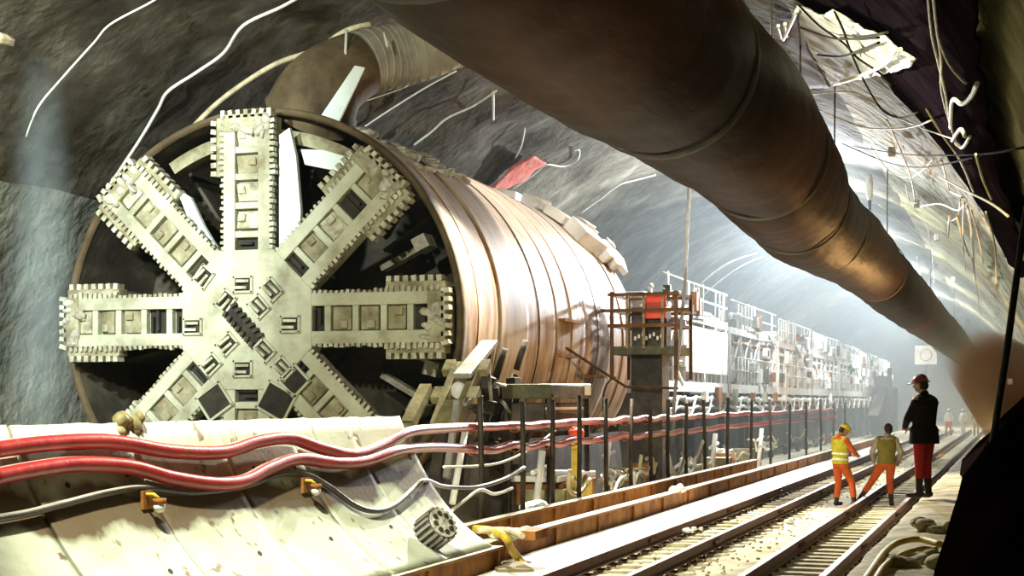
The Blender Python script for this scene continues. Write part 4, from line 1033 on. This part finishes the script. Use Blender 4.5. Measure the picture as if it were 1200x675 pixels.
def person(loc, rz, J, label, cl, vox=.010, scale=1.0):
    """J: joints in body space (x to its right, y ahead); cl: clothing spec"""
    root = empty('person', loc, label, 'person', rz=rz); root.scale = (scale,) * 3
    head, nod, turn = Vector(J['head']), J.get('nod', 0), J.get('turn', 0)
    Rh = Matrix.Rotation(turn, 3, 'Z') @ Matrix.Rotation(-nod, 3, 'X')
    b = MB(); torso(b, TS)
    # head with a face
    h = MB(); h.ball((0, 0, .02), (.077, .098, .11), 20, 14); h.ball((0, .025, -.065), (.058, .065, .06), 14, 10)
    h.caps((0, .088, .0), (0, .112, -.03), .011, .016, 8); h.box((0, .088, -.068), (.05, .016, .012)); h.caps((-.045, .082, .028), (.045, .082, .028), .012, .012, 8)
    for s_ in (-1, 1):
        h.ball((s_ * .079, -.005, -.01), (.014, .024, .034), 10, 8); h.ball((s_ * .032, .083, .008), (.014, .012, .009), 8, 6)
    h.xform(lambda p: Rh @ p + head); b.add(h.v, h.f, True)
    b.caps((0, -.01, 1.44), head + Rh @ Vector((0, -.015, -.06)), .062, .055)
    for s_, S_ in ((1, 'r'), (-1, 'l')):
        sh_, el, wr = Vector((s_ * .185, -.01, 1.40)), Vector(J['elbow_' + S_]), Vector(J['wrist_' + S_])
        b.caps((s_ * .1, -.01, 1.42), sh_, .06, .062); b.caps(sh_, el, .052, .04); b.caps(el, wr, .04, .027)
        dr = (wr - el).normalized(); side = dr.cross(Vector((0, 0, 1)));
        side = side.normalized() if side.length > .2 else Vector((0, 1, 0))
        if abs(dr.z) > .75: side = Vector((0, 1, 0)) - dr * dr.y; side.normalize()
        nr = dr.cross(side).normalized() * (1 if s_ > 0 else -1)
        pc_ = wr + dr * .05
        for q in (-1.0, 0, 1.0): b.caps(wr + side * q * .014, wr + dr * .085 + side * q * .027, .017, .015, 8)
        for q, ln in ((-1.5, .062), (-.5, .078), (.5, .082), (1.5, .07)):
            k0 = wr + dr * .088 + side * q * .0195; k1 = k0 + dr * ln * .5 + nr * .008; k2 = k1 + dr * ln * .42 + nr * .026
            b.caps(k0, k1, .0095, .009, 8); b.caps(k1, k2, .009, .0075, 8)
        t0 = wr + dr * .03 + side * .03; t1 = t0 + dr * .035 + side * .03 + nr * .012; t2 = t1 + dr * .032 + side * .006 + nr * .012
        b.caps(t0, t1, .0125, .011, 8); b.caps(t1, t2, .011, .009, 8)
        hp, kn, an = Vector((s_ * .09, 0, .90)), Vector(J['knee_' + S_]), Vector(J['ankle_' + S_]); toe = an + Vector(J['toe_' + S_])
        b.caps(hp, kn, .082, .055); b.caps(kn, an, .053, .035); b.caps(an + Vector((0, 0, -.04)), toe, .036, .03)
    me = remesh(b, vox, 1); me.materials.append(M['skin'])
    bo = bpy.data.objects.new('body', me); C.objects.link(bo); bo.parent = root
    def piece(nm, mb, mt, v=None, lab=None):
        me = remesh(mb, v or vox * 1.15, 2); me.materials.append(M[mt]); o = bpy.data.objects.new(nm, me); C.objects.link(o); o.parent = root
        if lab: o['label'] = lab
        return o
    # trousers
    t = MB(); torso(t, [(.84, .15, .115, 0), (.92, .17, .125, 0), (1.0, .16, .118, 0), (1.05, .155, .115, 0)], 1, .016)
    for s_, S_ in ((1, 'r'), (-1, 'l')):
        hp, kn, an = Vector((s_ * .088, 0, .89)), Vector(J['knee_' + S_]), Vector(J['ankle_' + S_])
        bt = cl.get('boot_top', .25); lo = an + (kn - an) * bt
        t.caps(hp, kn, .108, .078); t.caps(kn, lo, .077, .066)
    piece('trousers', t, cl['trousers'])
    for s_, S_ in ((1, 'r'), (-1, 'l')):
        kn, an = Vector(J['knee_' + S_]), Vector(J['ankle_' + S_]); toe = an + Vector(J['toe_' + S_]); bt = cl.get('boot_top', .25)
        f = MB().caps(an + (kn - an) * (bt + .08), an, .058, .05); f.caps(an + Vector((0, 0, -.045)), toe, .047, .042); f.caps(an + Vector((0, 0, -.045)), an + (an - toe) * .25 + Vector((0, 0, -.05)), .046, .04)
        piece('boot', f, 'boot')
    # jacket or shirt with sleeves
    j = MB()
    fl = cl.get('flare', 0)
    S2 = [(.90 - cl.get('long', 0), .165 + fl, .125 + fl * .7, 0), (1.0, .165 + fl * .7, .122 + fl * .5, 0)] + [(a, x + .004 + fl * .25, y_ + .006 + fl * .2, d) for a, x, y_, d in TS[2:]]
    torso(j, S2, 1, .016); j.caps((0, -.01, 1.44), (0, 0, 1.50), .075, .068)
    for s_, S_ in ((1, 'r'), (-1, 'l')):
        sh_, el, wr = Vector((s_ * .185, -.01, 1.40)), Vector(J['elbow_' + S_]), Vector(J['wrist_' + S_])
        sh_ = sh_ - Vector((s_ * .02, 0, 1)) * cl.get('drop', 0); j.caps((s_ * .09, -.01, 1.42), sh_, .078, .078); j.caps(sh_, el, .072, .06); j.caps(el, el + (wr - el) * .93, .058, .045)
    piece('jacket', j, cl['jacket'])
    if 'vest' in cl:
        v = MB(); torso(v, [(.90, .176, .133, 0), (1.0, .172, .13, 0)] + [(a, x + .008, y_ + .012, d) for a, x, y_, d in TS[2:6]], 1, .022)
        for s_ in (-1, 1): v.caps((s_ * .075, -.01, 1.42), (s_ * .15, -.01, 1.41), .08, .086)
        piece('vest', v, cl['vest'])
        for z in (1.0, 1.12) if cl['vest'] == 'vest_yellow' else ():
            q = MB(); torso(q, [(z - .022, .178, .136, 0), (z + .022, .178, .136, 0)], 1, .022, 28)
            o = q.build('reflective_band', M['band'], root, local=True)
    if 'helmet' in cl:
        k = MB(); n = 24
        for i in range(1): pass
        prof = [(.001, .137), (.04, .134), (.075, .115), (.098, .08), (.106, .045), (.108, .035)]
        vs = []; fs = []
        for (r, z) in prof:
            for q in range(n):
                a = 2 * PI * q / n; vs.append(Vector((r * .92 * math.cos(a), r * 1.12 * math.sin(a), z)))
        for i in range(len(prof) - 1):
            for q in range(n): fs.append((i * n + q, i * n + (q + 1) % n, (i + 1) * n + (q + 1) % n, (i + 1) * n + q))
        k.add(vs, fs, True)
        br = []; 
        for q in range(n):
            a = 2 * PI * q / n; ex = .028 + .045 * max(0, math.sin(a)) ** 2
            br += [Vector((.098 * math.cos(a), .12 * math.sin(a), .035)), Vector(((.098 + ex * .6) * math.cos(a), (.12 + ex) * math.sin(a), .026)), Vector(((.098 + ex * .6) * math.cos(a), (.12 + ex) * math.sin(a), .018))]
        fb = []
        for q in range(n):
            for w in range(2): fb.append((q * 3 + w, q * 3 + w + 1, ((q + 1) % n) * 3 + w + 1, ((q + 1) % n) * 3 + w))
        k.add(br, fb, True)
        k.xform(lambda p: Rh @ p + head); k.build('helmet', M[cl['helmet']], root, local=True)
    if 'hair' in cl:
        q = MB().ball((0, -.016, .04), (.088, .10, .105), 18, 12).ball((0, -.04, -.03), (.078, .075, .07), 14, 10); q.xform(lambda p: Rh @ p + head); q.build('hair', M['hair'], root, local=True)
    return root
stand = dict(head=(0, .02, 1.63), knee_r=(.10, .03, .50), knee_l=(-.10, .03, .50), ankle_r=(.11, 0, .10), ankle_l=(-.11, 0, .10), toe_r=(.03, .17, -.055), toe_l=(-.03, .17, -.055), elbow_r=(.27, .0, 1.13), elbow_l=(-.27, 0, 1.13), wrist_r=(.24, .14, .93), wrist_l=(-.24, .14, .93))
def pose(**k): d = dict(stand); d.update(k); return d
# worker looking down, feet apart, between the two tracks
person((-3.55, 33.3, -.10), math.radians(-40), pose(head=(.03, .09, 1.62), nod=.55, turn=-.45, knee_r=(.20, .14, .52), ankle_r=(.36, .05, .09), knee_l=(-.08, .03, .50), ankle_l=(-.10, -.02, .09), elbow_r=(.25, .14, 1.17), wrist_r=(.12, .36, 1.10), elbow_l=(-.24, .12, 1.15), wrist_l=(-.04, .35, 1.08), toe_r=(.08, .16, -.045), toe_l=(-.03, .17, -.045)),
       'person in yellow reflective vest and yellow helmet looking down between the tracks', dict(trousers='orange_cloth', jacket='orange_cloth', vest='vest_yellow', helmet='helmet_yellow', hair=1, boot_top=.3))
person((-2.62, 33.7, -.10), math.radians(6), pose(head=(.04, .05, 1.62), nod=.25, turn=.2, knee_l=(-.30, .02, .53), ankle_l=(-.56, -.06, .15), knee_r=(.07, .06, .50), ankle_r=(.10, -.04, .09), elbow_l=(-.30, .08, 1.14), wrist_l=(-.26, .24, .95), elbow_r=(.30, .02, 1.16), wrist_r=(.26, .18, .98), toe_l=(-.10, .13, -.05)),
       'person in olive vest with dark hair striding with one foot on a rail', dict(trousers='orange_cloth', jacket='shirt_pale', vest='vest_olive', hair=1, boot_top=.45))
person((-1.30, 23.8, .69), math.radians(52), pose(head=(-.02, .05, 1.64), nod=.12, turn=.35, elbow_r=(.235, .10, 1.14), wrist_r=(.10, .28, 1.02), elbow_l=(-.235, .10, 1.14), wrist_l=(-.08, .29, 1.02), knee_r=(.075, .03, .50), knee_l=(-.07, .02, .50), ankle_r=(.08, -.01, .09), ankle_l=(-.07, .03, .09)),
       'person in dark coat and red trousers standing on the ledge, seen from behind', dict(trousers='red_cloth', jacket='dark_cloth', helmet='helmet_red', hair=1, boot_top=.55, drop=.035, flare=.07, long=.12), scale=1.04)
for (px, py, d, rz, lab, cl) in ((1112, 513, 98, .3, 'distant person in white jacket beside the dark-coated man', dict(trousers='orange_cloth', jacket='white_cloth', helmet='helmet_white')),
                              (1129, 513, 98, 2.6, 'distant person all in white on the far track', dict(trousers='white_cloth', jacket='white_cloth', helmet='helmet_white')),
                              (1144, 513, 98, 3.0, 'distant person in yellow vest on the far track', dict(trousers='vest_olive', jacket='vest_olive', vest='vest_yellow', helmet='helmet_yellow'))):
    q = on_z(px, py, -.1); q = at_d(px, py, d); q.z = -.10
    person(q, rz, pose(knee_l=(-.13, .12, .5), ankle_l=(-.14, .16, .1), ankle_r=(.12, -.1, .1)), lab, cl, .022)
q = on_x(960, 445, -10.56); person((q.x, q.y, 2.8), 1.4, pose(), 'distant orange-clad person standing on the gantry deck', dict(trousers='orange_cloth', jacket='orange_cloth', helmet='helmet_yellow'), .022)

# ------------------------------------------------------------------ pale blue column and dust plume (volumes)
def volume_obj(name, mb, col, dens, label, cat, grad, sc_noise=2.0, an=.2):
    m = bpy.data.materials.new(name); m.use_nodes = True; nt = m.node_tree; N = nt.nodes; L = nt.links; N.remove(N['Principled BSDF'])
    v = N.new('ShaderNodeVolumeScatter'); v.inputs['Color'].default_value = (*col, 1); v.inputs['Anisotropy'].default_value = an
    tc = N.new('ShaderNodeTexCoord'); n = N.new('ShaderNodeTexNoise'); n.inputs['Scale'].default_value = sc_noise; n.inputs['Detail'].default_value = 3
    L.new(tc.outputs['Object'], n.inputs['Vector'])
    mp = N.new('ShaderNodeMapping'); L.new(tc.outputs['Generated'], mp.inputs[0]); mp.inputs['Location'].default_value = (-.5, -.5, -.5)
    sp_ = N.new('ShaderNodeVectorMath'); sp_.operation = 'MULTIPLY'; L.new(mp.outputs[0], sp_.inputs[0]); sp_.inputs[1].default_value = grad
    ln = N.new('ShaderNodeVectorMath'); ln.operation = 'LENGTH'; L.new(sp_.outputs[0], ln.inputs[0])
    mr = N.new('ShaderNodeMapRange'); mr.inputs['From Min'].default_value = 1; mr.inputs['From Max'].default_value = 0; mr.inputs['To Min'].default_value = 0; mr.inputs['To Max'].default_value = dens * 2; mr.interpolation_type = 'SMOOTHSTEP'
    L.new(ln.outputs['Value'], mr.inputs[0])
    mu = N.new('ShaderNodeMath'); mu.operation = 'MULTIPLY'; L.new(mr.outputs[0], mu.inputs[0]); L.new(n.outputs['Fac'], mu.inputs[1]); L.new(mu.outputs[0], v.inputs['Density'])
    ab = N.new('ShaderNodeVolumeAbsorption'); ab.inputs['Color'].default_value = (*col, 1); L.new(mu.outputs[0], ab.inputs['Density'])
    ads = N.new('ShaderNodeAddShader'); L.new(v.outputs[0], ads.inputs[0]); L.new(ab.outputs[0], ads.inputs[1])
    L.new(ads.outputs[0], N['Material Output'].inputs['Volume'])
    return tag(mb.build(name, m), label, cat, kind='stuff')
c0 = at_d(48, 340, 13)
volume_obj('haze_column', MB().tube([c0 + Vector((0, 0, -1.95)), c0 + Vector((0, 0, 1.9))], .34, 20), (.62, .80, .95), .8, 'pale blue hazy column in front of the slabs', 'water spray', (2.0, 2.0, 1.5), 5)  # pale blue scattering column, thinning outward
pa, pb = at_d(1122, 396, 62), at_d(1250, 520, 50)
volume_obj('dust', MB().tube([pa, pa.lerp(pb, .3), pa.lerp(pb, .7), pb], [1.0, 1.4, 1.8, 1.6], 20), (.50, .22, .075), 2.2, 'rust-brown dust plume drifting below the duct end', 'dust', (1.8, 1.9, 1.8), .8)

# ------------------------------------------------------------------ light, haze
w = bpy.data.worlds.new('world'); sc.world = w; w.use_nodes = True; nt = w.node_tree
nt.nodes['Background'].inputs[0].default_value = (.75, .75, .7, 1); nt.nodes['Background'].inputs[1].default_value = .08
vs_ = nt.nodes.new('ShaderNodeVolumeScatter'); vs_.inputs['Color'].default_value = (.80, .92, 1.0, 1); vs_.inputs['Density'].default_value = .005; vs_.inputs['Anisotropy'].default_value = .15
gp = nt.nodes.new('ShaderNodeNewGeometry'); sx_ = nt.nodes.new('ShaderNodeSeparateXYZ'); nt.links.new(gp.outputs['Position'], sx_.inputs[0])
mr_ = nt.nodes.new('ShaderNodeMapRange'); mr_.interpolation_type = 'SMOOTHSTEP'; mr_.inputs['From Min'].default_value = 34; mr_.inputs['From Max'].default_value = 70; mr_.inputs['To Min'].default_value = .0001; mr_.inputs['To Max'].default_value = .008
nt.links.new(sx_.outputs['Y'], mr_.inputs[0]); nt.links.new(mr_.outputs[0], vs_.inputs['Density'])
nt.links.new(vs_.outputs[0], nt.nodes['World Output'].inputs['Volume'])
w.cycles.volume_step_size = 5.0
def spot(name, loc, tgt, watt, col, angle, blend=.4, rad=.25):
    d = bpy.data.lights.new(name, 'SPOT'); d.energy = watt; d.color = col; d.spot_size = math.radians(angle); d.spot_blend = blend; d.shadow_soft_size = rad
    o = bpy.data.objects.new(name, d); C.objects.link(o); o.location = loc; o.rotation_euler = (Vector(tgt) - Vector(loc)).to_track_quat('-Z', 'Y').to_euler(); return o
def point(name, loc, watt, col, rad=.15):
    d = bpy.data.lights.new(name, 'POINT'); d.energy = watt; d.color = col; d.shadow_soft_size = rad
    o = bpy.data.objects.new(name, d); C.objects.link(o); o.location = loc; return o
spot('unseen_floodlight', (-9, 4, 9.8), (-14, 24, 3.0), 13000, (1.0, 1.0, .80), 58, .35)
spot('unseen_floodlight', (-6.2, 8.5, 9.6), (-6.8, 14.5, .6), 10500, (1.0, 1.0, .78), 62, .5)
spot('unseen_floodlight', (-8.2, 35, 10.9), (-11.2, 37, 4.5), 2000, (1.0, .90, .76), 95, .4)
spot('unseen_floodlight', (-9.0, 32, 8.6), (-3.8, 24, 0), 17000, (1.0, .95, .74), 100, .5, .15)
spot('unseen_floodlight', (-7.0, 50, 10.6), (-6.5, 44, 0), 8000, (1.0, .95, .85), 110, .3)
for y, wt in ((64, 4200), (84, 4500), (106, 5500), (130, 8000)): point('unseen_floodlight', (-8.0, y, 9.6), wt, (.86, .95, 1.0))  # unseen points added over the gantry to make the haze glow
spot('unseen_floodlight', (-5.2, 12, 9.8), (-.6, 27, 8.5), 18000, (1.0, .97, .68), 54, .5, .2)  # unseen spot added to light the vault above the ledge
spot('unseen_floodlight', (-7.5, 60, 8.5), (-14, 48, 10.5), 19000, (.88, .94, 1.0), 130, .5, .2)  # unseen spot added to brighten the ceiling beyond the shield
spot('unseen_floodlight', (-.5, 49.5, 1.2), (-4.3, 44, 5.4), 3600, (1.0, .55, .2), 75, .5, .05)  # unseen warm spot added behind the bank to light the duct orange
spot('unseen_floodlight', (-.7, 62, 1.0), (-4.3, 78, 5.6), 3800, (1.0, .55, .2), 90, .5, .05)  # second unseen warm spot, added to reach the far duct
spot('unseen_floodlight', (-15, 14, 9.5), (-20.5, 28, 7), 18000, (.88, 1.0, .95), 66, .6)  # unseen spot added to brighten the left wall
# bare warm lamp glowing inside the dust
lp = at_d(1184, 447, 55); LM = empty('work_lamp', lp, 'small bare bright lamp glowing inside the brown dust', 'lamp')
em = bpy.data.materials.new('lamp_glow'); em.use_nodes = True; em.node_tree.nodes['Principled BSDF'].inputs['Emission Color'].default_value = (1, .8, .55, 1); em.node_tree.nodes['Principled BSDF'].inputs['Emission Strength'].default_value = 8
MB().ball((0, 0, 0), (.09, .09, .14), 12, 8).build('bulb', em, LM, local=True)
MB().tube([(0, 0, .12), (0, 0, .26)], .07, 10).build('socket', M['dark_iron'], LM, local=True)
MB().tube([(0, 0, .26), (.05, .1, 2.2), (.4, .2, 4.2)], .02, 6).build('cord', M['cable_black'], LM, local=True)
sc.view_settings.view_transform = 'Standard'; sc.view_settings.look = 'None'; sc.view_settings.gamma = 1; sc.view_settings.use_curve_mapping = False
sc.view_settings.exposure = 0.0
cy = sc.cycles
cy.use_denoising = True; cy.max_bounces = 6; cy.volume_bounces = 1; cy.diffuse_bounces = 3; cy.glossy_bounces = 2; cy.transmission_bounces = 2
cy.volume_step_rate = 2.0; cy.volume_max_steps = 128; cy.sample_clamp_indirect = 4.0
